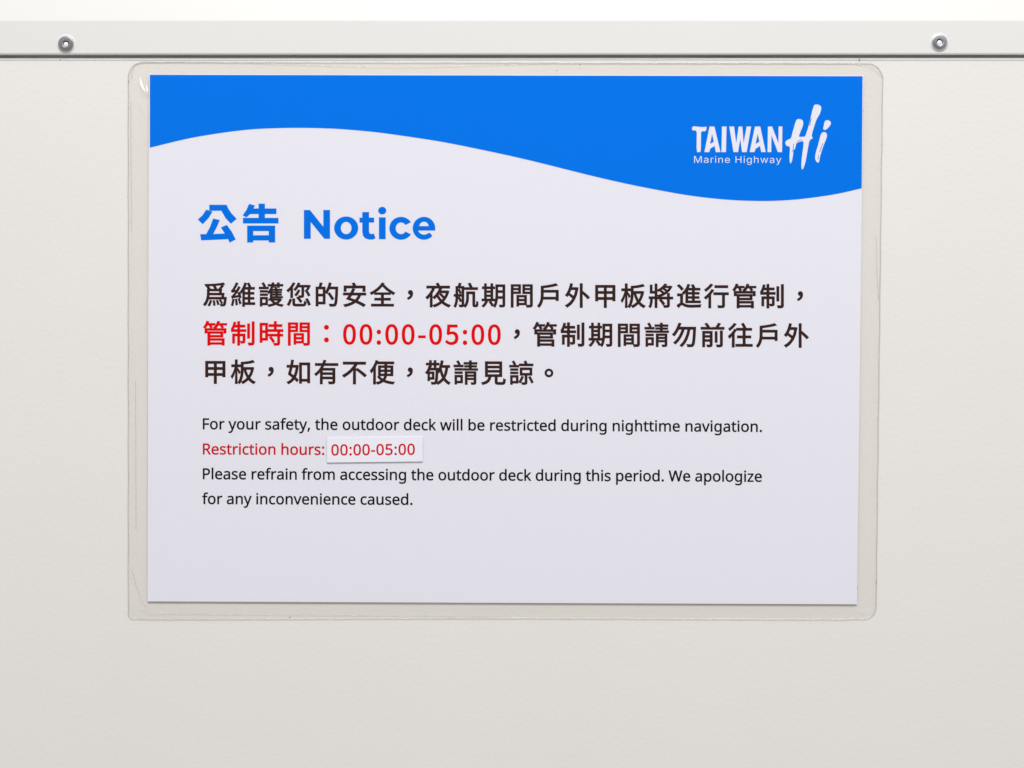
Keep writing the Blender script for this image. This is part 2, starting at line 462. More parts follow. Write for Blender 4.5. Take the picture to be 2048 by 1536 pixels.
# ------------------------------------------------------------------ letter outlines (advance, closed outlines)
F_CJK = {
    '。': (1000, [[(194,244),(135,232),(87,199),(54,151),(42,92),(54,32),(87,-16),(135,-49),(194,-61),(254,-49),(302,-16),(335,32),(347,92),(335,151),(302,199),(254,232)],[(194,-10),(155,-2),(123,20),(101,52),(93,92),(101,131),(123,163),(155,185),(194,193),(234,185),(266,163),(288,131),(296,92),(288,52),(266,20),(234,-2)]]),
    '不': (1000, [[(559,478),(684,388),(806,291),(899,203),(960,261),(863,347),(740,441),(615,526)],[(69,770),(69,693),(514,693),(427,566),(316,447),(187,341),(44,255),(95,189),(196,249),(291,319),(379,397),(459,481),(459,-78),(540,-78),(540,584),(610,693),(931,693),(931,770)]]),
    '便': (1000, [[(355,631),(355,251),(594,251),(581,200),(559,151),(526,105),(473,140),(428,180),(392,225),(327,202),(368,148),(416,100),(471,59),(417,28),(350,2),(268,-21),(293,-51),(313,-83),(403,-53),(477,-18),(537,22),(621,-13),(714,-40),(816,-60),(925,-74),(944,-38),(970,-4),(829,10),(702,36),(590,73),(628,129),(653,189),(667,251),(912,251),(912,631),(675,631),(675,715),(947,715),(947,783),(328,783),(328,715),(601,715),(601,631)],[(425,413),(601,413),(601,364),(600,309),(425,309)],[(675,413),(839,413),(839,309),(674,309),(675,363)],[(425,572),(601,572),(601,470),(425,470)],[(675,572),(839,572),(839,470),(675,470)],[(257,836),(214,724),(161,617),(101,519),(35,437),(60,400),(79,363),(120,414),(160,471),(160,-78),(232,-78),(232,593),(284,703),(328,816)]]),
    '全': (1000, [[(493,851),(403,735),(290,628),(162,535),(26,462),(55,433),(78,401),(197,469),(197,404),(461,404),(461,248),(203,248),(203,181),(461,181),(461,16),(76,16),(76,-52),(929,-52),(929,16),(539,16),(539,181),(809,181),(809,248),(539,248),(539,404),(809,404),(809,470),(925,397),(948,431),(977,460),(858,528),(745,605),(639,693),(542,794),(559,820)],[(200,471),(310,550),(411,640),(500,739),(597,638),(699,550),(807,471)]]),
    '公': (1000, [[(324,811),(272,700),(208,597),(133,504),(51,428),(120,374),(202,458),(278,557),(347,669),(404,789)],[(665,819),(592,789),(658,674),(736,561),(819,458),(901,374),(931,408),(964,438),(883,513),(801,608),(725,713)],[(161,-14),(221,-2),(394,13),(781,39),(848,-73),(922,-33),(857,72),(771,191),(681,306),(611,274),(734,109),(266,82),(365,208),(459,350),(547,500),(465,535),(376,371),(286,232),(223,149),(189,108),(159,79),(132,65)]]),
    '制': (1000, [[(676,748),(676,194),(747,194),(747,748)],[(854,830),(854,23),(852,11),(846,4),(834,2),(700,3),(725,-76),(793,-75),(847,-72),(885,-62),(910,-45),(924,-17),(928,24),(928,830)],[(142,816),(117,719),(83,629),(41,552),(108,524),(158,627),(289,627),(289,522),(45,522),(45,453),(289,453),(289,351),(91,351),(91,2),(159,2),(159,283),(289,283),(289,-79),(361,-79),(361,283),(500,283),(500,78),(497,67),(486,64),(400,65),(413,32),(421,-1),(492,1),(538,11),(557,26),(567,47),(569,76),(569,351),(361,351),(361,453),(604,453),(604,522),(361,522),(361,627),(565,627),(565,696),(361,696),(361,836),(289,836),(289,696),(183,696),(212,802)]]),
    '前': (1000, [[(604,514),(604,104),(674,104),(674,514)],[(807,544),(807,14),(805,3),(799,-3),(786,-5),(654,-4),(670,-40),(681,-76),(749,-76),(802,-72),(839,-63),(864,-48),(877,-23),(881,13),(881,544)],[(723,845),(681,763),(629,682),(329,682),(378,700),(335,770),(278,841),(208,816),(260,748),(300,682),(53,682),(53,613),(947,613),(947,682),(714,682),(803,819)],[(409,301),(409,200),(187,200),(187,301)],[(409,360),(187,360),(187,459),(409,459)],[(116,523),(116,-75),(187,-75),(187,141),(409,141),(409,7),(407,-3),(402,-8),(391,-10),(281,-9),(307,-76),(391,-74),(446,-63),(468,-49),(479,-26),(482,6),(482,523)]]),
    '勿': (1000, [[(273,839),(228,712),(172,592),(106,486),(30,398),(97,349),(158,425),(215,512),(267,609),(407,609),(349,450),(275,307),(185,183),(79,82),(142,30),(251,142),(344,278),(423,434),(486,609),(634,609),(588,414),(524,241),(438,94),(328,-24),(393,-73),(505,56),(593,214),(661,399),(711,609),(849,609),(835,351),(820,175),(801,67),(778,16),(766,6),(753,1),(736,0),(596,5),(612,-32),(619,-70),(701,-73),(766,-71),(797,-65),(822,-52),(846,-29),(873,32),(894,153),(911,350),(926,643),(928,683),(300,683),(351,822)]]),
    '告': (1000, [[(248,832),(215,747),(174,666),(126,593),(73,532),(141,491),(190,553),(236,627),(483,627),(483,469),(61,469),(61,399),(942,399),(942,469),(561,469),(561,627),(868,627),(868,696),(561,696),(561,840),(483,840),(483,696),(273,696),(323,813)],[(185,299),(185,-89),(260,-89),(260,-32),(748,-32),(748,-87),(826,-87),(826,299)],[(260,38),(260,230),(748,230),(748,38)]]),
    '外': (1000, [[(231,841),(199,712),(156,592),(103,485),(39,396),(103,348),(156,425),(204,515),(245,616),(436,616),(416,515),(390,422),(358,339),(285,396),(208,448),(163,398),(248,337),(325,272),(266,181),(199,104),(122,41),(38,-10),(72,-39),(101,-72),(250,38),(373,197),(466,407),(525,674),(473,690),(458,687),(269,687),(306,827)],[(611,840),(611,-79),(689,-79),(689,467),(770,396),(846,323),(904,258),(966,311),(896,383),(807,463),(716,537),(689,516),(689,840)]]),
    '夜': (1000, [[(560,406),(625,346),(675,288),(725,330),(672,386),(606,443)],[(555,477),(827,477),(793,390),(751,312),(701,241),(644,179),(586,244),(537,315),(496,391)],[(562,658),(518,560),(459,462),(387,371),(305,294),(357,242),(406,286),(451,335),(492,262),(539,195),(591,132),(504,70),(408,20),(306,-18),(333,-47),(354,-80),(456,-38),(553,15),(643,81),(727,15),(819,-40),(919,-82),(943,-47),(970,-16),(871,21),(780,70),(697,130),(767,210),(827,302),(878,406),(917,524),(870,547),(856,544),(593,544),(637,637)],[(287,658),(236,553),(174,454),(102,366),(24,292),(81,235),(137,290),(192,354),(192,-79),(265,-79),(265,456),(316,544),(360,636)],[(430,823),(458,777),(482,729),(60,729),(60,658),(942,658),(942,729),(567,729),(538,787),(500,846)]]),
    '如': (1000, [[(399,565),(379,434),(348,320),(307,223),(178,320),(241,565)],[(95,292),(182,228),(269,158),(223,99),(170,51),(112,11),(47,-19),(72,-49),(93,-81),(160,-46),(222,-3),(277,48),(326,108),(382,54),(427,5),(478,67),(429,118),(367,174),(407,265),(439,370),(463,491),(479,629),(432,637),(418,635),(256,635),(291,834),(216,839),(202,740),(183,635),(47,635),(47,565),(168,565),(132,417)],[(532,732),(532,-55),(604,-55),(604,21),(849,21),(849,-39),(924,-39),(924,732)],[(604,92),(604,661),(849,661),(849,92)]]),
    '安': (1000, [[(414,823),(461,725),(93,725),(93,522),(168,522),(168,654),(829,654),(829,522),(908,522),(908,725),(549,725),(491,842)],[(656,378),(621,302),(577,236),(524,178),(310,256),(389,378)],[(299,378),(245,295),(193,223),(322,177),(456,125),(378,80),(290,44),(191,14),(82,-9),(109,-42),(130,-77),(247,-47),(354,-10),(450,36),(536,91),(657,35),(765,-20),(852,-73),(914,-8),(826,43),(719,95),(599,148),(655,214),(703,291),(742,378),(935,378),(935,449),(430,449),(502,596),(421,612),(385,532),(341,449),(69,449),(69,378)]]),
    '將': (1000, [[(448,201),(499,146),(544,87),(577,35),(639,74),(605,126),(557,182),(506,235)],[(755,468),(755,327),(374,327),(374,259),(755,259),(755,19),(753,8),(747,3),(735,1),(605,2),(620,-34),(629,-70),(699,-69),(751,-66),(788,-57),(812,-41),(824,-17),(827,18),(827,259),(957,259),(957,327),(827,327),(827,468)],[(474,554),(528,512),(577,468),(512,438),(445,414),(377,395),(398,368),(415,338),(571,394),(716,478),(838,591),(925,736),(879,759),(866,755),(668,755),(720,821),(648,841),(595,774),(526,709),(446,650),(357,602),(404,556),(478,598),(549,647),(614,701),(832,701),(793,641),(744,586),(690,630),(629,668),(589,633),(649,593),(702,549),(629,497),(576,544),(517,587)],[(83,795),(83,484),(150,485),(272,485),(272,338),(40,338),(40,271),(95,271),(95,250),(93,184),(84,107),(65,29),(32,-45),(62,-62),(89,-82),(127,0),(149,88),(159,174),(162,247),(162,271),(272,271),(272,-80),(342,-80),(342,839),(272,839),(272,551),(150,551),(150,795)]]),
    '往': (1000, [[(249,838),(194,764),(122,692),(44,632),(84,570),(171,640),(253,723),(320,810)],[(548,819),(597,733),(631,653),(704,682),(668,760),(616,844)],[(269,615),(221,538),(162,465),(98,399),(31,343),(72,269),(124,317),(177,371),(177,-80),(254,-80),(254,464),(298,526),(336,589)],[(349,649),(349,578),(603,578),(603,352),(385,352),(385,281),(603,281),(603,23),(320,23),(320,-49),(958,-49),(958,23),(681,23),(681,281),(900,281),(900,352),(681,352),(681,578),(932,578),(932,649)]]),
    '您': (1000, [[(467,564),(434,494),(390,431),(340,377),(397,334),(449,394),(497,466),(536,545)],[(617,646),(617,352),(614,342),(601,338),(499,338),(514,306),(524,273),(602,275),(654,284),(676,298),(686,320),(689,351),(689,646)],[(744,537),(793,469),(836,397),(867,333),(932,367),(900,429),(855,499),(804,566)],[(262,215),(262,41),(269,-9),(292,-40),(339,-56),(413,-61),(653,-61),(714,-54),(753,-30),(775,18),(786,97),(750,108),(717,125),(712,63),(701,28),(681,12),(648,8),(416,8),(375,9),(351,14),(340,25),(337,43),(337,215)],[(414,260),(469,201),(520,138),(556,82),(618,120),(580,175),(528,236),(472,292)],[(768,202),(813,124),(850,43),(874,-27),(945,1),(920,71),(880,151),(835,228)],[(150,210),(122,138),(87,61),(48,-6),(118,-40),(172,70),(216,182)],[(468,839),(427,746),(372,662),(308,593),(364,546),(419,608),(470,681),(847,681),(799,582),(863,569),(904,646),(945,735),(893,748),(881,746),(505,746),(538,822)],[(275,843),(227,760),(169,681),(104,610),(35,550),(84,492),(133,537),(181,587),(181,268),(254,268),(254,678),(301,748),(342,820)]]),
    '戶': (1000, [[(177,734),(177,429),(173,315),(154,194),(112,76),(36,-31),(66,-55),(93,-83),(151,-12),(193,68),(222,153),(240,239),(763,239),(763,185),(838,185),(838,580),(253,580),(253,679),(450,706),(642,740),(808,781),(746,838),(585,797),(386,762)],[(763,309),(248,309),(253,429),(253,510),(763,510)]]),
    '敬': (1000, [[(355,840),(355,741),(243,741),(243,840),(176,840),(176,741),(49,741),(49,676),(176,676),(176,608),(243,608),(243,676),(355,676),(355,592),(423,592),(423,676),(542,676),(542,741),(423,741),(423,840)],[(628,837),(607,731),(580,631),(545,539),(503,458),(505,510),(505,545),(204,545),(221,597),(149,614),(117,524),(75,442),(23,373),(82,327),(110,362),(110,64),(169,64),(169,119),(345,119),(345,402),(136,402),(178,481),(433,481),(419,218),(402,68),(381,5),(366,-7),(346,-9),(244,-5),(258,-39),(264,-74),(377,-73),(402,-68),(424,-57),(443,-38),(462,4),(477,84),(490,211),(500,398),(534,366),(584,445),(611,347),(643,256),(682,173),(638,116),(586,67),(526,23),(457,-14),(482,-48),(501,-82),(588,-30),(662,32),(724,102),(780,30),(845,-30),(920,-79),(945,-45),(973,-16),(913,19),(859,62),(811,113),(769,171),(810,258),(844,355),(870,463),(890,582),(956,582),(956,652),(664,652),(686,737),(704,826)],[(169,342),(285,342),(285,179),(169,179)],[(642,582),(812,582),(792,458),(764,347),(725,249),(686,341),(655,442),(631,549)]]),
    '時': (1000, [[(445,209),(496,151),(541,89),(572,33),(636,72),(603,127),(557,188),(505,244)],[(631,841),(631,721),(421,721),(421,654),(631,654),(631,527),(379,527),(379,459),(763,459),(763,346),(384,346),(384,279),(763,279),(763,10),(761,-1),(755,-7),(742,-9),(608,-8),(624,-44),(633,-79),(733,-77),(796,-66),(820,-51),(833,-27),(837,9),(837,279),(954,279),(954,346),(837,346),(837,459),(964,459),(964,527),(705,527),(705,654),(922,654),(922,721),(705,721),(705,841)],[(291,416),(291,185),(146,185),(146,416)],[(291,484),(146,484),(146,706),(291,706)],[(76,775),(76,35),(146,35),(146,117),(362,117),(362,775)]]),
    '有': (1000, [[(391,840),(371,775),(347,710),(63,710),(63,640),(316,640),(263,543),(199,453),(125,373),(40,304),(65,276),(88,246),(149,294),(204,347),(255,406),(255,-79),(329,-79),(329,119),(748,119),(748,15),(746,3),(739,-3),(726,-6),(580,-5),(605,-77),(681,-77),(739,-75),(779,-66),(805,-49),(818,-23),(822,14),(822,524),(336,524),(397,640),(939,640),(939,710),(427,710),(467,822)],[(329,289),(748,289),(748,184),(329,184)],[(329,353),(329,456),(748,456),(748,353)]]),
    '期': (1000, [[(178,143),(141,77),(93,16),(39,-36),(101,-80),(155,-22),(207,48),(249,123)],[(321,112),(380,33),(424,-42),(486,-6),(440,67),(379,143)],[(855,722),(855,561),(650,561),(650,722)],[(580,790),(580,427),(577,312),(565,189),(538,68),(488,-41),(520,-61),(548,-84),(587,-7),(615,78),(633,169),(644,260),(855,260),(855,17),(853,5),(846,-2),(835,-4),(716,-3),(731,-40),(740,-76),(805,-75),(854,-71),(889,-62),(912,-46),(924,-21),(927,16),(927,790)],[(855,494),(855,328),(648,328),(650,427),(650,494)],[(387,828),(387,707),(205,707),(205,828),(137,828),(137,707),(52,707),(52,640),(137,640),(137,231),(38,231),(38,164),(531,164),(531,231),(457,231),(457,640),(531,640),(531,707),(457,707),(457,828)],[(205,640),(387,640),(387,551),(205,551)],[(205,491),(387,491),(387,393),(205,393)],[(205,332),(387,332),(387,231),(205,231)]]),
    '板': (1000, [[(197,840),(197,647),(58,647),(58,577),(191,577),(162,471),(124,366),(80,271),(32,197),(71,125),(117,206),(159,308),(197,421),(197,-79),(267,-79),(267,456),(339,309),(385,366),(267,546),(267,577),(387,577),(387,647),(267,647),(267,840)],[(879,821),(752,785),(592,760),(428,746),(428,502),(425,372),(409,231),(372,89),(306,-40),(368,-82),(434,48),(475,193),(495,340),(501,476),(531,476),(565,355),(610,244),(664,144),(596,77),(521,22),(440,-19),(465,-48),(486,-80),(566,-36),(640,18),(708,82),(768,16),(837,-39),(915,-82),(939,-48),(967,-18),(888,22),(817,76),(756,141),(807,222),(850,313),(885,417),(911,533),(864,547),(851,544),(501,544),(501,685),(655,700),(804,724),(929,761)],[(827,476),(797,375),(758,285),(710,204),(665,287),(628,379),(598,476)]]),
    '爲': (1000, [[(542,138),(573,57),(590,-18),(645,-3),(626,71),(593,150)],[(662,154),(704,91),(733,29),(782,50),(752,110),(709,172)],[(415,132),(430,40),(433,-43),(490,-35),(485,48),(469,138)],[(299,150),(279,82),(251,16),(214,-40),(270,-68),(307,-9),(335,61),(356,131)],[(817,831),(673,805),(492,786),(294,775),(101,769),(117,714),(312,719),(514,731),(703,751),(861,781)],[(419,702),(456,648),(482,596),(550,620),(524,672),(485,724)],[(157,689),(198,637),(226,586),(294,611),(264,661),(222,712)],[(752,751),(703,675),(647,604),(689,584),(687,583),(191,583),(191,451),(186,341),(166,221),(120,100),(41,-11),(71,-33),(98,-59),(146,1),(185,65),(214,133),(235,203),(855,203),(843,94),(830,29),(814,-1),(802,-9),(784,-11),(697,-7),(709,-36),(714,-67),(817,-68),(839,-64),(858,-57),(874,-43),(896,1),(913,90),(928,237),(930,267),(822,267),(843,424),(792,431),(780,427),(731,427),(750,581),(711,586),(767,649),(824,721)],[(751,267),(248,267),(260,364),(765,364)],[(674,521),(660,427),(263,427),(263,450),(263,521)]]),
    '甲': (1000, [[(462,705),(462,539),(203,539),(203,705)],[(541,705),(797,705),(797,539),(541,539)],[(462,468),(462,305),(203,305),(203,468)],[(541,468),(797,468),(797,305),(541,305)],[(126,777),(126,178),(203,178),(203,233),(462,233),(462,-80),(541,-80),(541,233),(797,233),(797,181),(877,181),(877,777)]]),
    '的': (1000, [[(552,423),(638,301),(705,189),(769,229),(699,338),(610,456)],[(240,842),(223,761),(199,679),(87,679),(87,-54),(156,-54),(156,25),(435,25),(435,679),(268,679),(321,828)],[(156,612),(366,612),(366,401),(156,401)],[(156,93),(156,335),(366,335),(366,93)],[(598,844),(570,741),(534,643),(492,554),(443,479),(506,436),(555,517),(600,613),(856,613),(846,357),(833,181),(817,75),(796,24),(778,10),(753,7),(604,13),(621,-22),(629,-59),(712,-63),(778,-61),(810,-55),(835,-42),(859,-19),(885,41),(903,159),(917,354),(928,644),(929,682),(627,682),(670,828)]]),
    '管': (1000, [[(211,438),(211,-81),(287,-81),(287,-47),(771,-47),(771,-79),(845,-79),(845,168),(287,168),(287,237),(792,237),(792,438)],[(771,12),(287,12),(287,109),(771,109)],[(440,623),(471,559),(101,559),(101,394),(174,394),(174,500),(839,500),(839,394),(915,394),(915,559),(548,559),(530,599),(507,637)],[(287,380),(719,380),(719,294),(287,294)],[(167,844),(136,759),(94,681),(43,616),(108,580),(150,636),(189,703),(258,703),(289,644),(311,592),(375,614),(357,656),(331,703),(484,703),(484,758),(214,758),(240,830)],[(590,842),(567,771),(533,706),(492,651),(554,616),(585,656),(612,702),(683,702),(725,642),(755,589),(816,616),(793,657),(761,702),(940,702),(940,758),(638,758),(663,829)]]),
    '維': (1000, [[(663,809),(700,735),(729,665),(795,696),(765,763),(726,835)],[(194,189),(210,78),(219,-26),(278,-12),(267,91),(249,201)],[(87,197),(75,114),(60,34),(39,-35),(97,-57),(125,56),(147,186)],[(305,210),(338,109),(362,14),(417,33),(392,126),(357,226)],[(698,396),(698,267),(550,267),(550,396)],[(560,835),(529,744),(488,650),(438,559),(382,481),(419,414),(480,497),(480,-81),(550,-81),(550,-8),(953,-8),(953,62),(766,62),(766,199),(922,199),(922,267),(766,267),(766,396),(920,396),(920,464),(766,464),(766,591),(939,591),(939,659),(569,659),(604,737),(632,814)],[(698,464),(550,464),(550,591),(698,591)],[(698,199),(698,62),(550,62),(550,199)],[(70,240),(130,257),(350,293),(361,244),(419,266),(391,361),(346,465),(293,447),(333,347),(156,323),(236,426),(312,539),(381,656),(321,692),(285,620),(245,552),(138,543),(193,625),(245,717),(292,812),(227,839),(180,732),(130,641),(96,586),(76,559),(58,540),(41,531),(63,466),(100,475),(206,490),(121,373),(93,340),(70,317),(48,305)]]),
    '航': (1000, [[(200,592),(234,518),(259,448),(309,470),(283,537),(248,611)],[(198,284),(238,204),(269,130),(320,153),(287,226),(245,305)],[(596,829),(635,749),(665,674),(738,699),(706,772),(665,851)],[(439,674),(439,606),(949,606),(949,674)],[(527,508),(527,290),(524,207),(509,120),(476,34),(417,-43),(449,-62),(475,-84),(538,1),(575,97),(593,196),(597,289),(597,441),(769,441),(769,49),(771,-4),(776,-34),(788,-51),(813,-65),(841,-69),(886,-69),(912,-66),(934,-57),(949,-40),(959,-15),(968,108),(941,119),(917,135),(913,28),(909,9),(904,-1),(884,-5),(860,-5),(851,-5),(844,-1),(839,44),(839,508)],[(346,659),(346,404),(176,404),(176,659)],[(40,404),(40,342),(110,342),(108,243),(98,140),(75,40),(34,-50),(65,-67),(92,-87),(136,10),(161,120),(173,234),(176,342),(346,342),(346,9),(342,-3),(329,-7),(236,-7),(250,-39),(258,-72),(312,-71),(352,-68),(381,-59),(399,-44),(409,-22),(412,9),(412,721),(265,721),(306,832),(230,847),(199,721),(110,721),(110,404)]]),
    '行': (1000, [[(435,780),(435,708),(927,708),(927,780)],[(267,841),(203,764),(121,688),(35,622),(79,562),(172,636),(262,722),(339,811)],[(391,504),(391,432),(728,432),(728,17),(725,4),(717,-2),(702,-5),(545,-3),(561,-40),(570,-77),(655,-77),(717,-75),(759,-66),(785,-49),(800,-23),(804,16),(804,432),(955,432),(955,504)],[(307,626),(248,541),(179,459),(103,385),(25,322),(78,259),(135,308),(192,364),(192,-83),(266,-83),(266,446),(326,522),(378,600)]]),
    '見': (1000, [[(258,572),(742,572),(742,469),(258,469)],[(258,405),(742,405),(742,301),(258,301)],[(258,738),(742,738),(742,635),(258,635)],[(185,805),(185,234),(320,234),(297,147),(250,77),(167,23),(39,-15),(64,-47),(82,-81),(225,-32),(318,36),(372,124),(400,234),(564,234),(564,33),(569,-18),(589,-50),(626,-67),(685,-72),(847,-72),(900,-64),(933,-36),(952,20),(962,110),(926,123),(893,141),(889,66),(880,23),(866,4),(841,-1),(692,-1),(659,2),(644,12),(640,33),(640,234),(818,234),(818,805)]]),
    '請': (1000, [[(81,538),(81,478),(366,478),(366,538)],[(81,406),(81,347),(366,347),(366,406)],[(41,670),(41,608),(399,608),(399,670)],[(151,814),(192,745),(224,680),(283,715),(250,778),(207,844)],[(646,840),(646,773),(434,773),(434,715),(646,715),(646,655),(460,655),(460,600),(646,600),(646,534),(408,534),(408,476),(959,476),(959,534),(718,534),(718,600),(922,600),(922,655),(718,655),(718,715),(936,715),(936,773),(718,773),(718,840)],[(827,360),(827,289),(554,289),(554,360)],[(484,417),(484,-78),(554,-78),(554,109),(827,109),(827,0),(824,-11),(811,-15),(711,-15),(725,-46),(733,-77),(813,-76),(864,-67),(884,-53),(894,-31),(897,0),(897,417)],[(554,235),(827,235),(827,162),(554,162)],[(81,273),(81,-67),(144,-67),(144,-19),(372,-19),(372,273)],[(144,210),(307,210),(307,44),(144,44)]]),
    '諒': (1000, [[(522,506),(839,506),(839,358),(522,358)],[(514,239),(481,163),(441,90),(399,26),(456,-11),(519,97),(578,220)],[(787,212),(849,96),(897,-12),(958,17),(909,121),(846,235)],[(80,538),(80,478),(362,478),(362,538)],[(80,406),(80,347),(362,347),(362,406)],[(41,670),(41,608),(396,608),(396,670)],[(149,814),(189,745),(221,680),(279,715),(247,778),(204,844)],[(612,825),(653,726),(424,726),(424,658),(952,658),(952,726),(732,726),(679,844)],[(456,573),(456,291),(648,291),(648,10),(644,-2),(630,-6),(514,-5),(538,-72),(626,-70),(682,-60),(704,-46),(715,-24),(718,9),(718,291),(908,291),(908,573)],[(79,273),(79,-67),(142,-67),(142,-19),(368,-19),(368,273)],[(142,210),(304,210),(304,44),(142,44)]]),
    '護': (1000, [[(82,538),(82,478),(361,478),(361,538)],[(82,406),(82,347),(361,347),(361,406)],[(41,670),(41,608),(395,608),(395,670)],[(152,814),(194,745),(226,680),(286,715),(252,778),(209,844)],[(81,273),(81,-67),(146,-67),(146,-19),(362,-19),(362,273)],[(146,210),(297,210),(297,44),(146,44)],[(806,156),(771,123),(731,93),(685,67),(640,94),(600,123),(567,156)],[(416,211),(416,156),(530,156),(498,145),(532,106),(572,70),(617,37),(541,12),(461,-7),(380,-21),(399,-50),(413,-81),(507,-62),(598,-36),(684,-2),(761,-35),(844,-61),(931,-80),(949,-49),(973,-20),(859,2),(754,36),(815,80),(868,131),(909,191),(866,214),(853,211)],[(637,661),(678,594),(536,594),(563,661),(552,664),(609,664),(609,717),(754,717),(754,664),(821,664),(821,717),(960,717),(960,776),(821,776),(821,840),(754,840),(754,776),(609,776),(609,840),(543,840),(543,776),(393,776),(393,717),(543,717),(543,667),(502,678),(469,602),(425,533),(374,475),(414,416),(468,479),(468,227),(531,227),(531,255),(946,255),(946,305),(749,305),(749,358),(904,358),(904,403),(749,403),(749,453),(904,453),(904,497),(749,497),(749,545),(924,545),(924,594),(743,594),(720,638),(689,682)],[(686,453),(686,403),(531,403),(531,453)],[(686,497),(531,497),(531,545),(686,545)],[(686,358),(686,305),(531,305),(531,358)]]),
    '進': (1000, [[(57,773),(119,719),(175,660),(215,605),(278,653),(236,707),(179,765),(116,817)],[(455,452),(643,452),(643,349),(455,349)],[(455,511),(455,612),(643,612),(643,511)],[(455,288),(643,288),(643,181),(455,181)],[(605,798),(636,738),(663,676),(470,676),(502,743),(530,812),(462,829),(423,735),(374,648),(317,569),(254,502),(305,447),(344,488),(382,535),(382,116),(950,116),(950,181),(713,181),(713,288),(896,288),(896,349),(713,349),(713,452),(898,452),(898,511),(713,511),(713,612),(931,612),(931,676),(746,676),(716,746),(677,817)],[(254,456),(61,456),(61,383),(178,383),(178,98),(134,75),(88,42),(42,2),(101,-73),(146,-19),(189,22),(227,38),(253,29),(287,9),(327,-14),(404,-42),(494,-57),(602,-61),(943,-51),(952,-10),(968,31),(790,19),(603,15),(502,18),(415,30),(343,56),(292,85),(254,104)]]),
    '間': (1000, [[(615,169),(615,72),(380,72),(380,169)],[(615,227),(380,227),(380,319),(615,319)],[(312,378),(312,-38),(380,-38),(380,13),(685,13),(685,378)],[(383,600),(383,511),(165,511),(165,600)],[(383,655),(165,655),(165,739),(383,739)],[(840,600),(840,510),(615,510),(615,600)],[(840,655),(615,655),(615,739),(840,739)],[(878,797),(544,797),(544,452),(840,452),(840,20),(838,6),(831,-2),(817,-4),(677,-3),(693,-42),(703,-80),(777,-79),(832,-75),(872,-66),(898,-49),(912,-21),(916,19),(916,797)],[(90,797),(90,-81),(165,-81),(165,454),(453,454),(453,797)]]),
    '，': (1000, [[(157,-107),(228,-71),(283,-20),(318,44),(330,120),(324,168),(308,204),(281,227),(245,235),(216,230),(192,217),(175,194),(169,163),(175,132),(191,110),(215,96),(244,92),(261,94),(250,46),(225,6),(186,-27),(135,-54)]]),
    '：': (1000, [[(250,486),(279,491),(303,506),(320,529),(326,560),(320,591),(303,615),(279,631),(250,636),(221,631),(197,615),(180,591),(174,560),(180,529),(197,506),(221,491)],[(250,-4),(279,1),(303,17),(320,40),(326,71),(320,102),(303,126),(279,141),(250,146),(221,141),(197,126),(180,102),(174,71),(180,40),(197,17),(221,1)]]),
}
